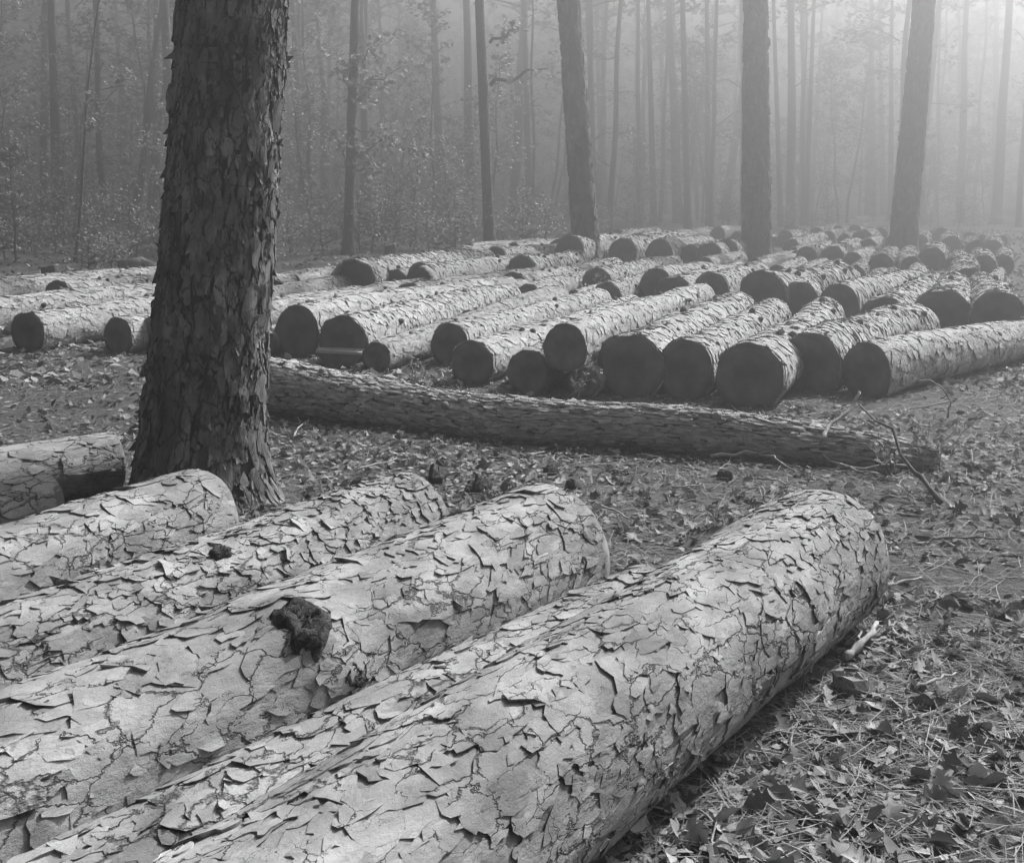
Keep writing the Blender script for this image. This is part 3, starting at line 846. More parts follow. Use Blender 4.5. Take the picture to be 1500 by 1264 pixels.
# ================================================================== STICKS AND SMALL THINGS ON THE GROUND
def stick(label, pts, rad, material=None, name='dead_branch', forks=(), cat='branch', n=8, group=None):
    """pts in world metres; forks = [(index, end, radius)]."""
    pts = np.asarray(pts, float); o0 = np.array([pts[0][0], pts[0][1], 0.0])
    root = thing(name, label, cat, tuple(o0), 0, group)
    fine = []
    for a, b in zip(pts[:-1], pts[1:]): fine.extend(crooked(a, b, 5, 0.035, int(abs(a[0] * 977 + a[1] * 131)) % 9999)[:-1])
    fine.append(pts[-1]); fine = np.array(fine)
    V, Fc = tube(fine - o0, np.linspace(rad[0], rad[1], len(fine)) * (1 + .25 * np.sin(np.arange(len(fine)) * 2.4)), n, wob=.25)
    link('stem', MB().add(V, Fc).mesh('stem', material or M['stick']), root)
    for i, (idx, end, r_) in enumerate(forks):
        a = pts[idx] if np.isscalar(idx) else np.array(idx)
        fp = crooked(a, np.array(end), 6, 0.05, i + 31)
        V, Fc = tube(fp - o0, np.linspace(r_, r_ * .4, 6), 6, wob=.1)
        link('side_twig', MB().add(V, Fc).mesh('side_twig', material or M['stick']), root)
    return root

def gz(x, y, z): return at_z(x, y, z)
g1 = at_z(1098, 668)
def dp(x, y, ref): return at_y(x, y, ref)
yb = at_z(1200, 690)[1]
stick('pale dead branch lying on the ground before the hardwood log', [gz(1040, 668, .03), gz(1110, 664, .04), gz(1190, 664, .05), gz(1245, 684, .03), gz(1330, 682, .03)], (.009, .006),
      forks=[(1, gz(1165, 690, .02), .008), (3, gz(1285, 694, .02), .008), (2, gz(1215, 640, .06), .007)])
stick('pale broken branch with knobbly joints standing up against the hardwood log', [gz(1196, 668, .02), dp(1204, 645, yb), dp(1212, 628, yb + .1), dp(1248, 594, yb + .25), dp(1259, 574, yb + .3)], (.013, .008),
      forks=[(3, dp(1226, 603, yb + .2), .006)])
stick('thin dark pole leaning down to the right from the broken branch tip', [gz(1378, 737, .02), dp(1340, 692, at_z(1378, 737)[1] + .12), dp(1258, 592, at_z(1378, 737)[1] + .55)], (.014, .005), M['dark_stick'], name='leaning_pole', cat='pole')
yr = at_z(1368, 650)[1]
stick('curled pale vine arching over the ground at the right end of the front row', [gz(1388, 612, .02), dp(1394, 588, yr + .6), dp(1380, 568, yr + .6), dp(1360, 556, yr + .6), dp(1342, 558, yr + .6)], (.007, .004), name='dead_vine',
      forks=[(1, gz(1300, 622, .02), .006)], cat='vine')
stick('short forked stick beside the right foreground log on the needles', [gz(1238, 962, .03), gz(1262, 940, .05), gz(1284, 912, .04)], (.013, .008), forks=[(1, gz(1256, 915, .05), .006)])
stick('thin straight twig lying on the floor at the right edge', [gz(1340, 786, .015), gz(1400, 787, .02), gz(1470, 789, .015)], (.007, .004), M['dark_stick'], name='twig', cat='twig')
for i, (x0, y0, x1, y1, la) in enumerate([
    (985, 715, 1030, 712, 'short pale stick lying left of the right foreground log tip'),
    (880, 740, 925, 762, 'thin twig on the needles right of the knotted log tip'),
    (760, 640, 800, 625, 'small twig on the leaf litter under the hardwood log middle'),
    (520, 690, 600, 672, 'thin twig lying in the litter behind the shaggy log tip'),
    (1110, 700, 1165, 712, 'pale twig behind the tip of the right foreground log'),
    (430, 640, 455, 610, 'twig standing up in the litter right of the big pine'),
    (1300, 860, 1350, 845, 'thin twig lying right of the right foreground log end'),
    (1340, 1010, 1400, 985, 'pale twig in the bottom right corner litter')]):
    stick(la, [gz(x0, y0, .02), gz((x0 + x1) / 2, (y0 + y1) / 2 - 3, .03), gz(x1, y1, .02)], (.006, .003), name='twig', cat='twig', n=6)

for i, (px, sz, la) in enumerate([
    ((640, 700), .10, 'dark rotten bark lump behind the tip of the shaggy log, biggest of the lumps'),
    ((703, 716), .085, 'dark rotten bark lump left of the knotted log tip'),
    ((805, 692), .055, 'dark bark lump just above the tip of the knotted log'),
    ((838, 712), .05, 'small bark lump right of the knotted log tip on the litter'),
    ((453, 728), .04, 'small round dark lump on the floor behind the middle of the shaggy log'),
    ((1062, 700), .06, 'dark bark lump behind the right foreground log tip'),
    ((925, 660), .07, 'dark wood lump against the near side of the hardwood log')]):
    chip('bark_lump', la, px, sz, 300 + i, M['chunk'], 0.42, 'bark')
chip('bark_chunk', 'curled pale bark chunk on the litter beside the right foreground log', (1245, 1012), .075, 320, M['plate'], 0.45)
chip('bark_chunk', 'small flat bark chip right of the curled pale chunk', (1330, 965), .05, 321, M['chunk'], 0.25)
chip('bark_chunk', 'flat bark flake fallen at the right foot of the big pine', (392, 690), .06, 322, M['chunk'], 0.5)

# ------------------------------------------------------------------ leaves and weeds
def leaf_geo(r, size, lobed=True, curl=0.4):
    """One dry leaf round its midrib, in its own plane, lightly curled."""
    if lobed:
        t = np.array([0, .18, .3, .45, .55, .72, .82, 1.0]); w = np.array([.03, .26, .14, .40, .20, .36, .16, .02])
    else:
        t = np.array([0, .25, .5, .75, 1.0]); w = np.array([.03, .22, .30, .2, .02])
    n = len(t)
    w = w * r.uniform(.8, 1.2)
    bend = r.uniform(-.5, .7) * curl; cup = r.uniform(.1, 1.0) * curl
    mid = np.stack([np.zeros(n), t - .5, bend * (t - .5) ** 2 * 1.6], -1)
    lf = mid + np.stack([-w, np.zeros(n), cup * w], -1); rt = mid + np.stack([w, np.zeros(n), cup * w * r.uniform(.2, 1.4)], -1)
    V = np.concatenate([mid, lf, rt]) * size; Fc = []
    for i in range(n - 1): Fc += [(i, i + 1, n + i + 1, n + i), (i + 1, i, 2 * n + i, 2 * n + i + 1)]
    return V, Fc

def rotm(rx, ry, rz): return np.array((Matrix.Rotation(rz, 3, 'Z') @ Matrix.Rotation(ry, 3, 'Y') @ Matrix.Rotation(rx, 3, 'X')))

def ground_z(x, y):
    return 0.035 * (fbm(x * 0.9 + 60, y * 0.9 + 60, None, 3, 3) - 0.6) + 0.012 * (vnoise(x * 6 + 400, y * 6 + 400, None, 8) - 0.6)

def litter():
    r = np.random.default_rng(77)
    protos = [leaf_geo(r, 1.0, k % 3 != 0, 0.9) for k in range(14)]
    def scatter(n, ymin, ymax, power, smin, smax, tilt, spread=0.56):
        mb = MB()
        y = ymin + (ymax - ymin) * r.random(n) ** power
        x = (r.random(n) * 2 - 1) * (y * spread + 1.0)
        x += 0.25 * (fbm(x * 2 + 50, y * 2, None, 9) - .5)
        dens = fbm(x * 1.1 + 33, y * 1.1 + 33, None, 12, 3)
        ok = r.random(n) < np.clip((dens - 0.36) * 4.5, 0.08, 1)
        x, y = x[ok], y[ok]; z = ground_z(x, y)
        for i in range(len(x)):
            V, Fc = protos[r.integers(len(protos))]
            m = rotm(r.normal(0, tilt), r.normal(0, tilt), r.uniform(0, 6.28)) * r.uniform(smin, smax)
            W_ = V @ m.T; W_[:, 2] -= W_[:, 2].min() * 0.7
            W_ += (x[i], y[i], z[i] + 0.004)
            mb.add(W_, Fc, r.choice([.3, .55, .8, 1.1, 1.6], p=[.32, .28, .2, .14, .06]))
        return mb
    o = link('leaf_litter', scatter(15000, 2.2, 9.8, 1.1, .03, .085, .45).mesh('leaf_litter', M['litter']))
    tag(o, 'dry fallen oak leaves strewn over the near forest floor', 'leaf litter', kind='stuff')
    # far leaves, plain quads
    mb = MB(); n = 15000
    y = 9 + 36 * r.random(n) ** 1.3; x = (r.random(n) * 2 - 1) * (y * .56 + 1)
    z = ground_z(x, y); sz = r.uniform(.05, .12, n) * (1 + y / 60)
    yaw = r.uniform(0, 6.28, n); tl = r.normal(0, .5, n)
    for i in range(n):
        m = rotm(tl[i], r.normal(0, .4), yaw[i]) * sz[i]
        V = np.array([[0, -.5, 0], [.3, 0, .1], [0, .5, 0], [-.3, 0, .12]]) @ m.T + (x[i], y[i], z[i] + .02)
        mb.add(V, [(0, 1, 2, 3)], r.choice([.35, .6, .9, 1.3], p=[.25, .35, .25, .15]))
    tag(link('leaf_litter', mb.mesh('leaf_litter', M['litter'])), 'fallen leaves on the forest floor among and beyond the log rows', 'leaf litter', kind='stuff')
    # crumbled bits close by
    n = 40000; mb = MB()
    y = 2.2 + 10 * r.random(n) ** 1.15; x = (r.random(n) * 2 - 1) * (y * .54 + .8)
    dn = fbm(x * 1.3 + 11, y * 1.3 + 71, None, 15, 3); kk = r.random(n) < np.clip((dn - .36) * 4.5, .08, 1); x, y = x[kk], y[kk]; n = len(x)
    z = ground_z(x, y)
    a = r.uniform(0, 6.28, n); sz = r.uniform(.010, .036, n); tx = r.normal(0, .45, (n, 4)) * sz[:, None]
    V = np.zeros((n, 4, 3))
    for k in range(4):
        rr = sz * r.uniform(.5, 1.1, n) * (1.0 if k % 2 else .6)
        V[:, k, 0] = x + np.cos(a + k * 1.571) * rr; V[:, k, 1] = y + np.sin(a + k * 1.571) * rr; V[:, k, 2] = z + .006 + np.abs(tx[:, k]) * .6
    mb.v = [V.reshape(-1, 3)]; mb.n = n * 4; mb.f = list(map(tuple, (np.arange(n)[:, None] * 4 + np.arange(4)).tolist()))
    mb.c = [np.repeat(r.choice([.3, .6, .95, 1.3, 1.8], n, p=[.2, .3, .28, .16, .06]), 4)]
    tag(link('litter_crumbs', mb.mesh('litter_crumbs', M['litter'], False)), 'crumbled bark and leaf bits scattered over the near forest floor', 'leaf litter', kind='stuff')
    # needles
    n = 42000
    y = 2.2 + 8 * r.random(n) ** 1.25; x = (r.random(n) * 2 - 1) * (y * .54 + .8)
    z = ground_z(x, y) + r.uniform(.002, .014, n)
    yaw = r.uniform(0, 6.28, n); ln = r.uniform(.10, .24, n); bd = r.normal(0, .25, n); rise = r.normal(0, .06, n)
    w = r.uniform(.0008, .0015, n) * (1 + y / 12)
    d0 = np.stack([np.cos(yaw), np.sin(yaw)], -1); d1 = np.stack([np.cos(yaw + bd), np.sin(yaw + bd)], -1)
    p0 = np.stack([x, y], -1); p1 = p0 + d0 * ln[:, None] / 2; p2 = p1 + d1 * ln[:, None] / 2
    thin = fbm(x * .9 + 70, y * .9 + 20, None, 14, 3); w = w * np.where(r.random(n) < np.clip((thin - .28) * 5, .30, 1), 1, .02)
    nn = np.stack([-d0[:, 1], d0[:, 0]], -1) * w[:, None]
    zz = [z, z + .5 * ln * np.abs(rise) + .003, z + np.maximum(0, ln * rise)]
    V = np.zeros((n, 6, 3))
    for k, p in enumerate((p0, p1, p2)):
        V[:, 2 * k, :2] = p - nn; V[:, 2 * k + 1, :2] = p + nn; V[:, 2 * k, 2] = V[:, 2 * k + 1, 2] = zz[k]
    idx = np.arange(n)[:, None] * 6
    Fc = np.concatenate([idx + np.array([[0, 1, 3, 2]]), idx + np.array([[2, 3, 5, 4]])]).tolist()
    mb = MB(); mb.v = [V.reshape(-1, 3)]; mb.f = [tuple(f) for f in Fc]; mb.n = n * 6
    mb.c = [np.repeat(r.choice([.25, .5, .8, 1.2], n, p=[.35, .35, .22, .08]), 6)]
    tag(link('needle_litter', mb.mesh('needle_litter', M['litter'], False)), 'brown pine needles matted over the near forest floor', 'needles', kind='stuff')
litter()

def weed(label, px, hgt, nst, seed, leaf=0.05, dark=False, lean=0.25, depth_z=0.0):
    p = at_z(px[0], px[1], depth_z); r = np.random.default_rng(seed)
    root = thing('weed_plant', label, 'weed', (p[0], p[1], depth_z))
    for k in range(nst):
        a = np.array([r.normal(0, .03), r.normal(0, .03), -.02]); b = np.array([r.normal(0, lean) * hgt, r.normal(0, lean) * hgt, hgt * r.uniform(.6, 1)])
        pts = crooked(a, b, 6, .04, seed * 10 + k)
        V, Fc = tube(pts, np.linspace(.006, .002, 6), 5); st = link('stem', MB().add(V, Fc).mesh('stem', M['dark_stick'] if dark else M['stick']), root)
        mb = MB()
        for j in range(int(9)):
            t = r.uniform(.35, 1); q = np.array([np.interp(t, np.linspace(0, 1, 6), pts[:, i]) for i in range(3)])
            V, Fc = leaf_geo(r, leaf * r.uniform(.6, 1.2), False, .8)
            V = V @ rotm(r.normal(0, .8), r.normal(0, .8), r.uniform(0, 6.28)).T + q + r.normal(0, leaf * .4, 3)
            mb.add(V, Fc, r.uniform(.5, 1.3))
        link('leaves', mb.mesh('leaves', M['leaf']), st)
    return root
weed('spindly dry weed growing before the front row beside the hardwood log', (838, 585), .34, 4, 1, .055)
weed('leafy weed sprouting before the front-row logs at the far left', (103, 500), .34, 5, 2, .07, True, .15)
weed('dead brush tangled round the right end of the hardwood log', (1352, 690), .34, 6, 21, .05, False, .5)
weed('dry brush before the right end of the hardwood log', (1312, 694), .26, 5, 22, .045, True, .6)
weed('small dry weed at the gap left of the overlapping log ends', (612, 556), .24, 3, 3, .03)
weed('thin weed growing up before the second-row logs right of centre', (868, 440), .5, 3, 4, .06)
weed('low weed on the floor at the right edge by the leaning pole', (1345, 650), .3, 3, 5, .06)
weed('little weed with pale leaves between the foreground logs tips', (1050, 775), .10, 3, 6, .035)

# ================================================================== FOREST
def trunk_mesh(hgt, r0, r1, bend, seed, n=14, seg=22, crook=0.0):
    z = np.linspace(0, hgt, seg) ** 1.0
    z = np.concatenate([[-.05, .12, .35], z[1:]]); z.sort()
    r = np.random.default_rng(seed)
    ph = r.uniform(0, 6.28, 2)
    x = bend[0] * (z / hgt) + crook * np.sin(z * 1.1 + ph[0]) - crook * math.sin(ph[0]); y = bend[1] * (z / hgt) + crook * np.sin(z * .9 + ph[1]) - crook * math.sin(ph[1])
    rad = r0 + (r1 - r0) * np.clip(z / hgt, 0, 1); rad = rad * (1 + .45 * np.exp(-np.maximum(z, 0) / .18))
    return tube(np.stack([x, y, z], -1), rad, n, wob=.05, seed=seed), np.array([x[-1], y[-1], z[-1]])

def leaf_cloud(mb, centre, rad, n, size, r, shade=(.6, 1.3)):
    p = r.normal(0, 1, (n, 3)); p /= np.linalg.norm(p, axis=1)[:, None]; p *= (r.random((n, 1)) ** .45)
    p = p * rad + centre
    for i in range(n):
        s = size * r.uniform(.6, 1.3)
        m = rotm(r.uniform(-1, 1), r.uniform(-1, 1), r.uniform(0, 6.28)) * s
        V = np.array([[0, -.5, 0], [.30, .05, .08], [0, .5, 0], [-.30, .0, .1]]) @ m.T + p[i]
        mb.add(V, [(0, 1, 2, 3)], r.uniform(*shade))

def pine_crown(seed, hgt, r0=3.0):
    r = np.random.default_rng(seed); mb = MB()
    for k in range(11):
        z = hgt * r.uniform(.66, 1.0); a = r.uniform(0, 6.28); d = r0 * r.uniform(.2, 1) * (1.15 - z / hgt) * 2.2
        c = np.array([math.cos(a) * d, math.sin(a) * d, z])
        V, Fc = tube([np.array([0, 0, z - .5]), c * (.5, .5, 1) + (0, 0, -.2), c], [.06, .045, .02], 5); mb.add(V, Fc, .5)
        leaf_cloud(mb, c, np.array([.8, .8, .4]), 14, .38, r)
    return mb.mesh('crown', M['needle'], False)
CROWNS = [pine_crown(700 + k, 16, 2.2) for k in range(3)]

cr_ = link('crown', CROWNS[1], pine_root, (pine_top[0], pine_top[1], 0))

def forest_tree(label, base_px, width, top_px, hgt=16, seed=0, crown=True, name='pine_tree', group=None, crook=0.0, dist=None, branches=0, material='far_trunk'):
    p = at_z(*base_px) if dist is None else at_y(base_px[0], base_px[1], dist) * (1, 1, 0)
    d = (p - CAMP) @ FWD
    q = at_y(top_px[0], top_px[1], p[1])
    lean = (q[0] - p[0]) / max(.5, q[2])
    r0 = width * d / F / 2 * 1.03
    (V, Fc), top = trunk_mesh(hgt, r0, r0 * .35, (lean * hgt, 0), seed, crook=crook)
    root = thing(name, label, 'tree', (p[0], p[1], 0), 0, group)
    link('trunk', MB().add(V, Fc).mesh('trunk', M[material]), root)
    if width > 30:
        def ts(z, th, h):
            z = np.asarray(z, float); th = np.asarray(th, float)
            rr = (r0 + (r0 * .35 - r0) * z / hgt) * (1 + .45 * np.exp(-z / .18)) + h
            return np.stack([lean * z + rr * np.cos(th), -rr * np.sin(th), z], -1)
        Vs, Fs, cn, lf_, md = scales(ts, 9.0, 2 * math.pi * r0 * .85, .26, .12, seed, .012, .022, n=8, hang=0.0, sdir=-1.0, spread=1.3, size=.56, jag=.14)
        mb = MB(); add_scales(mb, Vs, Fs, np.random.default_rng(seed).uniform(.6, 1.3, len(Vs)))
        ob = link('bark', mb.mesh('bark', M['trunk_plate']), root); ob['kind'] = 'stuff'
    if crown:
        c = link('crown', CROWNS[seed % 3], root, (top[0], top[1], hgt - 16)); c.rotation_euler = (0, 0, seed * 1.7)
        if r0 < .12: c.scale = (.55, .55, 1)
    r = np.random.default_rng(seed + 5)
    for k in range(branches):
        z = r.uniform(1.5, 8); a = r.uniform(0, 6.28); l = r.uniform(.5, 1.6)
        b0 = np.array([lean * z, 0, z]); b1 = b0 + (math.cos(a) * l, math.sin(a) * l * .6, r.uniform(-.1, .6) * l)
        V, Fc = tube(crooked(b0, b1, 6, .08, seed + k), np.linspace(r0 * .28, .008, 6), 6)
        br = link('branch', MB().add(V, Fc).mesh('branch', M[material]), root)
        mb = MB()
        for j in range(3): leaf_cloud(mb, b0 + (b1 - b0) * r.uniform(.5, 1.05), np.array([.28, .28, .18]), 16, .15, r)
        link('leaves', mb.mesh('leaves', M['leaf'], False), br)
    return root

FT = [  # label, base px, width, px higher up, kwargs
 ('dark straight pine trunk near the left edge, nearer of a close pair', (86, 347), 15, (78, 95), dict(seed=1)),
 ('straight pine trunk at the left edge, farther one of a close pair', (66, 336), 15, (66, 95), dict(seed=2)),
 ('thin bare sapling leaning right between the left pair and the patchy tree', (110, 384), 5, (136, 105), dict(seed=3, hgt=7, crown=False, name='sapling_tree', branches=3, crook=.03)),
 ('very thin upright sapling left of the leaning patchy-barked tree', (180, 326), 5, (174, 110), dict(seed=4, hgt=9, crown=False, name='sapling_tree', branches=2, crook=.05)),
 ('leaning tree with pale bark patches left of the big pine', (192, 348), 12, (224, 92), dict(seed=5, hgt=14, name='hardwood_tree', crook=.04)),
 ('faint straight trunk just left of the big pine', (222, 322), 8, (231, 100), dict(seed=6)),
 ('dark trunk just right of the big pine', (404, 332), 9, (412, 100), dict(seed=7)),
 ('wavy slim tree between the big pine and the leafy dark trunk', (481, 334), 9, (473, 92), dict(seed=8, hgt=15, name='hardwood_tree', crook=.10, branches=3)),
 ('dark trunk with oak-leaf sprays standing behind the second row', (510, 373), 16.5, (518, 92), dict(seed=9, hgt=16, name='oak_tree')),
 ('crooked thin tree leaning left, right of the leafy dark trunk', (622, 312), 9, (601, 95), dict(seed=10, hgt=14, name='hardwood_tree', crook=.08)),
 ('straight grey pine trunk left of the slim tree with the side limb', (648, 330), 14, (638, 92), dict(seed=11)),
 ('slim straight tree with one side limb rising from the third row', (718, 375), 17, (706, 92), dict(seed=12, name='oak_tree')),
 ('faint trunk in the haze right of the slim tree with the side limb', (776, 330), 11, (770, 95), dict(seed=13)),
 ('thin crooked hazy tree left of the middle pine', (800, 330), 5, (824, 150), dict(seed=14, hgt=10, name='hardwood_tree', crook=.08, crown=False, branches=2)),
 ('stout pine trunk leaning slightly left in the middle of the log yard', (860, 386), 37, (839, 92), dict(seed=15)),
 ('slim hazy tree leaning right, just right of the stout middle pine', (893, 340), 9, (904, 92), dict(seed=16, crook=.04, branches=2)),
 ('faint hazy trunk midway between the stout middle pine and the thick hazy pine', (958, 330), 10, (952, 95), dict(seed=17)),
 ('hazy straight trunk, third left of the thick hazy pine', (1008, 338), 11, (1002, 95), dict(seed=18)),
 ('hazy straight trunk, second left of the thick hazy pine', (1038, 330), 9, (1036, 95), dict(seed=19)),
 ('hazy trunk leaning right towards the thick hazy pine', (1060, 322), 13, (1088, 130), dict(seed=20, hgt=15)),
 ('thick upright hazy pine trunk at the right side of the yard', (1108, 381), 41, (1107, 92), dict(seed=21)),
 ('faint slim trunk close to the right of the thick hazy pine', (1144, 332), 8, (1136, 95), dict(seed=22)),
 ('faint slim trunk leaning right, second to the right of the thick hazy pine', (1180, 330), 8, (1189, 92), dict(seed=23)),
 ('faint wide trunk behind the hazy pile, left of a pair', (1278, 318), 11, (1277, 95), dict(seed=24)),
 ('faint wide trunk behind the hazy pile, right of a pair', (1294, 316), 9, (1290, 95), dict(seed=25)),
 ('rightmost hazy pine, a thick trunk leaning right at the right edge', (1321, 377), 37, (1346, 92), dict(seed=26)),
 ('second leaning hazy trunk behind the rightmost hazy pine', (1338, 330), 13, (1366, 92), dict(seed=27)),
 ('broken slanting dead stem in the haze above the far pile', (1272, 300), 4, (1212, 120), dict(seed=28, hgt=10, crown=False, name='dead_tree', crook=.05)),
]
TREES = {}
for la, b, w, t, kw in FT:
    TREES[kw['seed']] = forest_tree(la, b, w, t, **kw)

# oak-leaf sprays on the dark trunk, one side limb on the slim tree
def spray(root, z0, tip_px, rad, nleaf, seed, size=.19):
    base = np.array(root.location); tip = at_y(tip_px[0], tip_px[1], base[1] - .35) - base
    r = np.random.default_rng(seed)
    pts = crooked(np.array([0, 0, z0]) + (tip * (.02, 0, 0)), tip, 8, .05, seed)
    V, Fc = tube(pts, np.linspace(rad, .008, 8), 6); br = link('branch', MB().add(V, Fc).mesh('branch', M['far_trunk']), root)
    mb = MB()
    for j in range(nleaf):
        t = r.uniform(.25, 1.08); c = np.array([np.interp(min(t, 1), np.linspace(0, 1, 8), pts[:, i]) for i in range(3)]) + r.normal(0, .16, 3)
        V, Fc = leaf_geo(r, size * r.uniform(.7, 1.3), True, .6)
        mb.add(V @ rotm(r.normal(.3, .7), r.normal(0, .7), r.uniform(0, 6.28)).T + c, Fc, r.uniform(.8, 2.2))
    link('leaves', mb.mesh('leaves', M['leaf'], False), br)
ok = TREES[9]
zz = lambda y: at_y(510, y, ok.location[1])[2]
for k, (y0, tip, n) in enumerate([(130, (600, 100), 60), (150, (545, 130), 45), (180, (620, 225), 60), (230, (575, 200), 40), (215, (548, 250), 55), (110, (560, 60), 60), (240, (490, 195), 25), (120, (500, 100), 30), (245, (585, 255), 22)]):
    spray(ok, zz(y0), tip, .025, n, 40 + k)
sl = TREES[12]; zz2 = at_y(710, 125, sl.location[1])[2]
spray(sl, zz2, (805, 100), .06, 12, 60); spray(sl, zz2 + 1, (760, 40), .05, 40, 61)

# deep forest: copies of a few trees
def deep_proto(kind, seed):
    r = np.random.default_rng(seed)
    root = thing('forest_tree', 'slim hazy trunk deep in the forest behind the log yard', 'tree', (0, 0, 0), 0, 'hazy trunks deep in the forest')
    r0 = (.17, .11, .22, .07, .13)[kind]
    (V, Fc), top = trunk_mesh(16, r0, r0 * .35, (r.normal(0, .6), r.normal(0, .6)), seed, n=9, seg=14, crook=(.02, .05, .02, .05, .04)[kind])
    link('trunk', MB().add(V, Fc).mesh('trunk', M['far_trunk']), root)
    c = link('crown', CROWNS[kind % 3], root, (top[0], top[1], 0))
    for k in range(3):
        z = r.uniform(2.5, 9); a = r.uniform(0, 6.28); l = r.uniform(.6, 2)
        b1 = np.array([math.cos(a) * l, math.sin(a) * l, z + .3 * l])
        V, Fc = tube([np.array([0, 0, z]), b1 * (.5, .5, 1) + (0, 0, .1), b1], [.03, .02, .008], 5)
        lb = link('limb', MB().add(V, Fc).mesh('limb', M['far_trunk']), root)
        if kind in (1, 3, 4):
            mb = MB(); leaf_cloud(mb, b1, np.array([.7, .7, .45]), 50, .2, r)
            fo = link('leaves', mb.mesh('leaves', M['leaf'], False), lb); fo['kind'] = 'stuff'
    return root
DEEP = [deep_proto(k, 800 + k) for k in range(5)]
used = [False] * 5
r = np.random.default_rng(99)
spots = []
tries = 0
while len(spots) < 125 and tries < 5000:
    tries += 1
    y = r.uniform(29, 90); x = r.uniform(-1, 1) * (y * .52 + 4)
    if x > -6 and y < 44: continue
    if any((x - a) ** 2 + (y - b) ** 2 < 3.2 for a, b in spots): continue
    spots.append((x, y))
for i, (x, y) in enumerate(spots):
    k = i % 5
    o = DEEP[k] if not used[k] else copy_tree(DEEP[k]); used[k] = True
    o.location = (x, y, 0); o.rotation_euler = (0, 0, r.uniform(0, 6.28)); s = r.uniform(.85, 1.1); o.scale = (s * r.uniform(.8, 1.3), s * r.uniform(.8, 1.3), min(s, 1.06))

# understorey saplings and shrubs
def sapling_proto(seed, hgt, nb, leaf, nl, spread):
    r = np.random.default_rng(seed)
    root = thing('leafy_sapling', 'x', 'sapling')
    pts = crooked((0, 0, -.05), (r.normal(0, .1) * hgt, r.normal(0, .1) * hgt, hgt), 9, .007, seed)
    mbs = MB(); V, Fc = tube(pts, np.linspace(.012 * hgt ** .8 + .006, .006, 9), 6); mbs.add(V, Fc)
    mb = MB()
    for k in range(nb):
        t = r.uniform(.2, 1); a = r.uniform(0, 6.28); l = spread * hgt * r.uniform(.4, 1) * (1.15 - t)
        b0 = np.array([np.interp(t, np.linspace(0, 1, 9), pts[:, i]) for i in range(3)])
        b1 = b0 + (math.cos(a) * l, math.sin(a) * l, r.uniform(.1, .7) * l)
        V, Fc = tube([b0, (b0 + b1) / 2 + r.normal(0, .04, 3), b1], [.012, .008, .004], 5); mbs.add(V, Fc)
        for j in range(nl):
            c = b0 + (b1 - b0) * r.uniform(.3, 1.1) + r.normal(0, .10, 3)
            V = np.array([[0, -.5, 0], [.28, .05, .08], [0, .5, 0], [-.28, 0, .1]]) * leaf * r.uniform(.6, 1.3)
            mb.add(V @ rotm(r.normal(0, .8), r.normal(0, .8), r.uniform(0, 6.28)).T + c, [(0, 1, 2, 3)], r.uniform(.5, 1.5))
    link('stem', mbs.mesh('stem', M['dark_stick']), root)
    link('foliage', mb.mesh('foliage', M['leaf'], False), root)
    return root
SAP = [sapling_proto(900, 4.5, 34, .15, 22, .5), sapling_proto(901, 7.5, 44, .17, 22, .4), sapling_proto(902, 3.0, 28, .13, 18, .55),
       sapling_proto(903, 1.3, 22, .10, 14, .8), sapling_proto(904, .8, 18, .09, 12, 1.0), sapling_proto(905, 9.0, 46, .19, 22, .36)]
sused = [False] * len(SAP)
def put_sap(k, x, y, s, label, group):
    o = SAP[k] if not sused[k] else copy_tree(SAP[k]); sused[k] = True
    o.location = (x, y, 0); o.rotation_euler = (0, 0, r.uniform(0, 6.28)); o.scale = (s, s, s); tag(o, label, 'shrub' if k in (3, 4) else 'sapling', group)
    o.name = 'leafy_shrub' if k in (3, 4) else 'leafy_sapling'
    return o
n = 0
while n < 120:                                   # deeper leaf screen
    y = r.uniform(34, 80); x = r.uniform(-1, 1) * (y * .5 + 3)
    if x > 0 and y < 52: continue
    put_sap([0, 1, 2, 5][n % 4], x, y, r.uniform(.8, 1.25), 'hazy leafy sapling filling the gaps between the far trunks', 'saplings deep in the forest'); n += 1
n = 0
while n < 15:                                   # leafy edge close behind the left logs
    y = r.uniform(24, 34); x = r.uniform(-16, -1)
    if abs(x / y + .144) < .02 or abs(x / y + .02) < .02: continue
    put_sap([0, 2, 0, 1][n % 4], x, y, r.uniform(.6, 1.0), 'leafy sapling at the near edge of the forest left of the middle pine', 'saplings at the forest edge on the left'); n += 1
n = 0
while n < 26:                                   # brush along the foot of the forest
    y = r.uniform(23.5, 31); x = r.uniform(-14, 0.5)
    if x > -5 and y < 27: continue
    put_sap([3, 4][n % 2], x, y, r.uniform(.8, 1.5), 'low leafy shrub on the forest floor behind the log rows', 'shrubs along the forest edge'); n += 1
n = 0
while n < 90:
    y = r.uniform(26, 50); x = r.uniform(-1, 1) * (y * .5 + 2)
    if x > 1 and y < 36: continue
    if x > 5 and y < 44: continue
    if x < -6 and y < 29: continue
    put_sap([3, 4][n % 2], x, y, r.uniform(.7, 1.4), 'low leafy shrub on the forest floor behind the log rows', 'shrubs along the forest edge'); n += 1
for k, (px, py, s, kind, la) in enumerate([
    (130, 402, 1.0, 4, 'leafy brush heap at the left behind the pale second-row log'),
    (165, 398, .9, 4, 'leafy brush right of the left brush heap beside the thin log'),
    (425, 372, 1.0, 3, 'leafy shrub close to the right side of the big pine, behind the second row'),
    (655, 352, 1.2, 3, 'leafy shrub between the oak-leaf trunk and the slim tree'),
    (690, 350, 1.1, 3, 'leafy shrub touching the slim tree from the left'),
    (1375, 330, .9, 0, 'leafy sapling right of the rightmost hazy pine'),
    (940, 335, .9, 0, 'leafy sapling with bright leaves right of the middle pine')]):
    p = at_z(px, py); put_sap(kind, p[0], p[1], s, la, None)

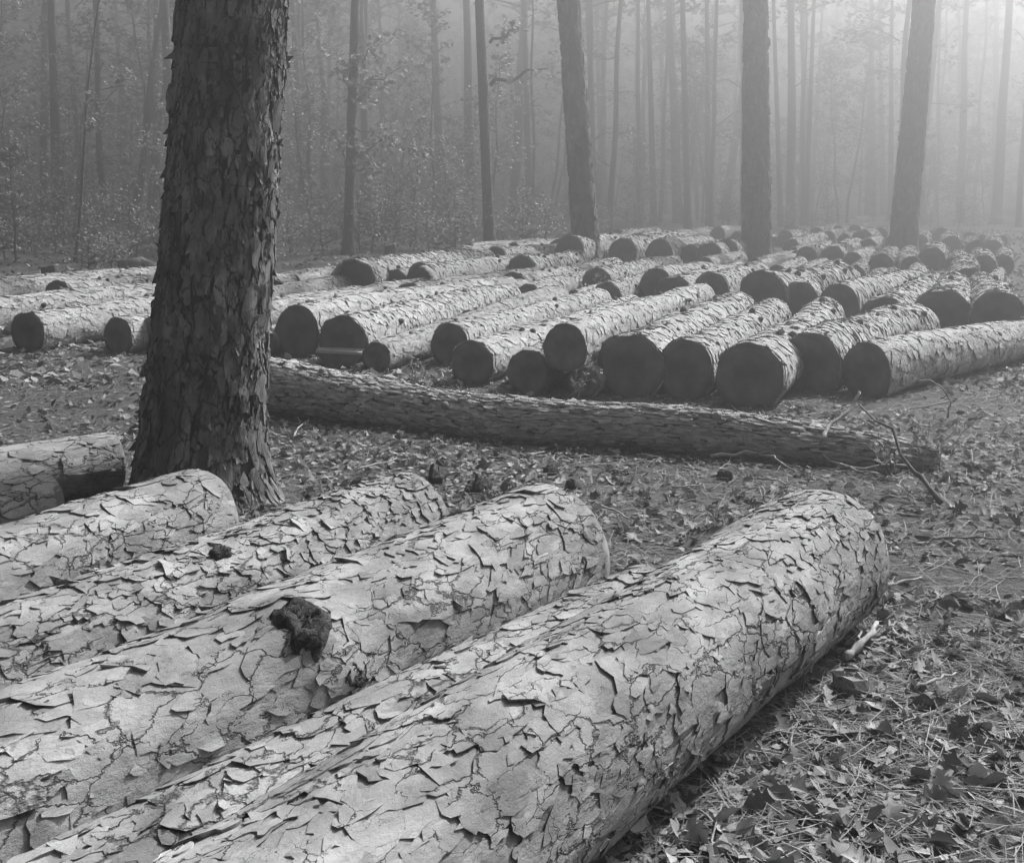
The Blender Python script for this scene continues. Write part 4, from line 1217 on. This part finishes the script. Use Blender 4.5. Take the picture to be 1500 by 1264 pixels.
# far wood: a mass of leaves and stems closing the view
def far_wood():
    r = np.random.default_rng(55); mb = MB(); n = 46000
    a = np.pi / 2 + r.uniform(-.85, .85, n); d = r.uniform(92, 130, n)
    x, y = np.cos(a) * d, np.sin(a) * d; z = r.random(n) ** .8 * 17
    cl = fbm(x * .25 + 90, y * .25 + 90, z * .25 + 5, 77, 2)
    k = cl > .42; x, y, z = x[k], y[k], z[k]
    for i in range(len(x)):
        s = r.uniform(.5, 1.1)
        m = rotm(r.uniform(-1.2, 1.2), r.uniform(-1.2, 1.2), r.uniform(0, 6.28)) * s
        mb.add(np.array([[0, -.5, 0], [.35, .05, .08], [0, .5, 0], [-.35, 0, .1]]) @ m.T + (x[i], y[i], z[i]), [(0, 1, 2, 3)], r.uniform(.5, 1.1))
    for i in range(240):
        a_ = np.pi / 2 + r.uniform(-.85, .85); d_ = r.uniform(98, 128); q = np.array([math.cos(a_) * d_, math.sin(a_) * d_, 0])
        V, Fc = tube([q, q + (r.normal(0, .3), 0, 17)], [r.uniform(.1, .3), .08], 6); mb.add(V, Fc, .5)
    tag(link('far_wood', mb.mesh('far_wood', M['leaf'], False)), 'dense hazy wood closing the view behind the trunks', 'woodland', kind='stuff')
far_wood()

# mid-left details: stump, thin log, far scraps
def stump(px, w, hgt_px, label):
    p = at_z(*px); d = (p - CAMP) @ FWD; D = w * d / F; hh = hgt_px * d / F
    root = thing('tree_stump', label, 'stump', (p[0], p[1], 0))
    V, Fc = tube([(0, 0, -.05), (0, 0, .1), (0.02, 0, hh * .6), (0, 0, hh)], [D * .62, D * .52, D * .48, D * .45], 16, caps=False, wob=.1)
    link('bark', MB().add(V, Fc).mesh('bark', M['far_trunk']), root)
    n = 16; a = np.arange(n) * 2 * math.pi / n
    top = np.stack([np.cos(a) * D * .44, np.sin(a) * D * .44, hh + .01 + .03 * np.cos(a)], -1)
    low = top.copy(); low[:, 2] -= .06
    link('cut_top', MB().add(np.concatenate([top, low]), [tuple(range(n))] + [(n + i, n + (i + 1) % n, (i + 1) % n, i) for i in range(n)]).mesh('cut_top', M['pale'], False), root)
stump((74, 416), 27, 26, 'cut stump at the left edge behind the pale second-row log')
stump((572, 377), 19, 18, 'small stump with a pale top right of the oak-leaf trunk')
p0 = at_z(175, 406); p1 = at_z(300, 402)
stick('thin dark log lying behind the left brush heap, running behind the big pine', [p0 + (0, 0, .14), p1 + (0, 0, .14)], (.15, .13), M['far_trunk'], name='thin_log', cat='log', n=12)
p0 = at_z(395, 334) + (0, 0, .15); p1 = at_z(462, 338) + (0, 0, .12)
stick('fallen pole far back on the forest floor right of the big pine', [p0, p1], (.13, .1), M['stick'], name='fallen_pole', cat='log', n=10)
for k, (x0, y0, x1, y1, la) in enumerate([(1243, 326, 1268, 323, 'pale split slab lying beyond the hazy pile, lower left of three'), (1252, 321, 1272, 319, 'pale split slab lying beyond the hazy pile, upper left of three'), (1270, 323, 1292, 322, 'pale split slab lying beyond the hazy pile, right of three')]):
    a = at_z(x0, y0); b = at_z(x1, y1); v = b - a; l = np.linalg.norm(v); v /= l; s = np.array([-v[1], v[0], 0]) * .09
    V = [a - s, b - s * .7, b + s * .7, a + s]; V = np.array(V + [q + (0, 0, .12) for q in V])
    o = a.copy(); V -= o
    tag(link('wood_slab', MB().add(V, [(3, 2, 1, 0), (4, 5, 6, 7), (0, 1, 5, 4), (1, 2, 6, 5), (2, 3, 7, 6), (3, 0, 4, 7)]).mesh('wood_slab', M['pale'], False), None, tuple(o)), la, 'slab', 'pale slabs beyond the far pile')

# every background plant gets a label that places it by the nearest landmark trunk
def place_labels():
    words = ('first second third fourth fifth sixth seventh eighth ninth tenth eleventh twelfth thirteenth fourteenth fifteenth '
             'sixteenth seventeenth eighteenth nineteenth twentieth twenty-first twenty-second twenty-third twenty-fourth twenty-fifth twenty-sixth '
             'twenty-seventh twenty-eighth twenty-ninth thirtieth').split()
    zones = [(40, 'at the left edge'), (190, 'left of the big standing pine'), (420, 'behind the big standing pine'), (600, 'around the oak-leaf trunk'), (760, 'around the slim tree'),
             (930, 'around the stout middle pine'), (1070, 'left of the thick hazy pine'), (1220, 'right of the thick hazy pine'), (1400, 'around the rightmost hazy pine'), (9999, 'at the right edge')]
    short = {'hazy trunks deep in the forest': 'slim hazy forest trunk', 'saplings deep in the forest': 'far hazy leafy sapling',
             'saplings at the forest edge on the left': 'nearer leafy sapling', 'shrubs along the forest edge': 'low leafy shrub'}
    bins = {}
    for o in list(C.objects):
        g = o.get('group')
        if o.parent is None and g in short:
            x, y, d = to_px(np.array([o.location[0], o.location[1], 0.0]))
            zone = next(z for lim, z in zones if x < lim)
            bins.setdefault((g, zone), []).append((float(x), o))
    for (g, zone), obs in bins.items():
        obs.sort(key=lambda t: t[0])
        for k, (x, o) in enumerate(obs):
            o['label'] = short[g] + ' ' + zone + ((', %s from the left' % words[min(k, 29)]) if len(obs) > 1 else '')
place_labels()

# ================================================================== haze
def haze():
    x, y0, y1, z0, z1 = 150, -150, 150, -1.2, 19.0
    V = [(-x, y0, z0), (x, y0, z0), (x, y1, z0), (-x, y1, z0), (-x, y0, z1), (x, y0, z1), (x, y1, z1), (-x, y1, z1)]
    m = bpy.data.materials.new('haze'); m.use_nodes = True; N = m.node_tree.nodes; N.clear()
    o = N.new('ShaderNodeOutputMaterial'); v = N.new('ShaderNodeVolumePrincipled')
    v.inputs['Color'].default_value = (.99, .99, .99, 1); v.inputs['Density'].default_value = HAZE_DENSITY; v.inputs['Anisotropy'].default_value = HAZE_G
    m.node_tree.links.new(v.outputs[0], o.inputs['Volume'])
    try: m.cycles.homogeneous_volume = True
    except Exception: pass
    ob = link('haze', MB().add(V, [(3, 2, 1, 0), (4, 5, 6, 7), (0, 1, 5, 4), (1, 2, 6, 5), (2, 3, 7, 6), (3, 0, 4, 7)]).mesh('haze', m, False))
    tag(ob, 'thin smoky haze hanging in the forest air', 'haze', kind='stuff')
haze()
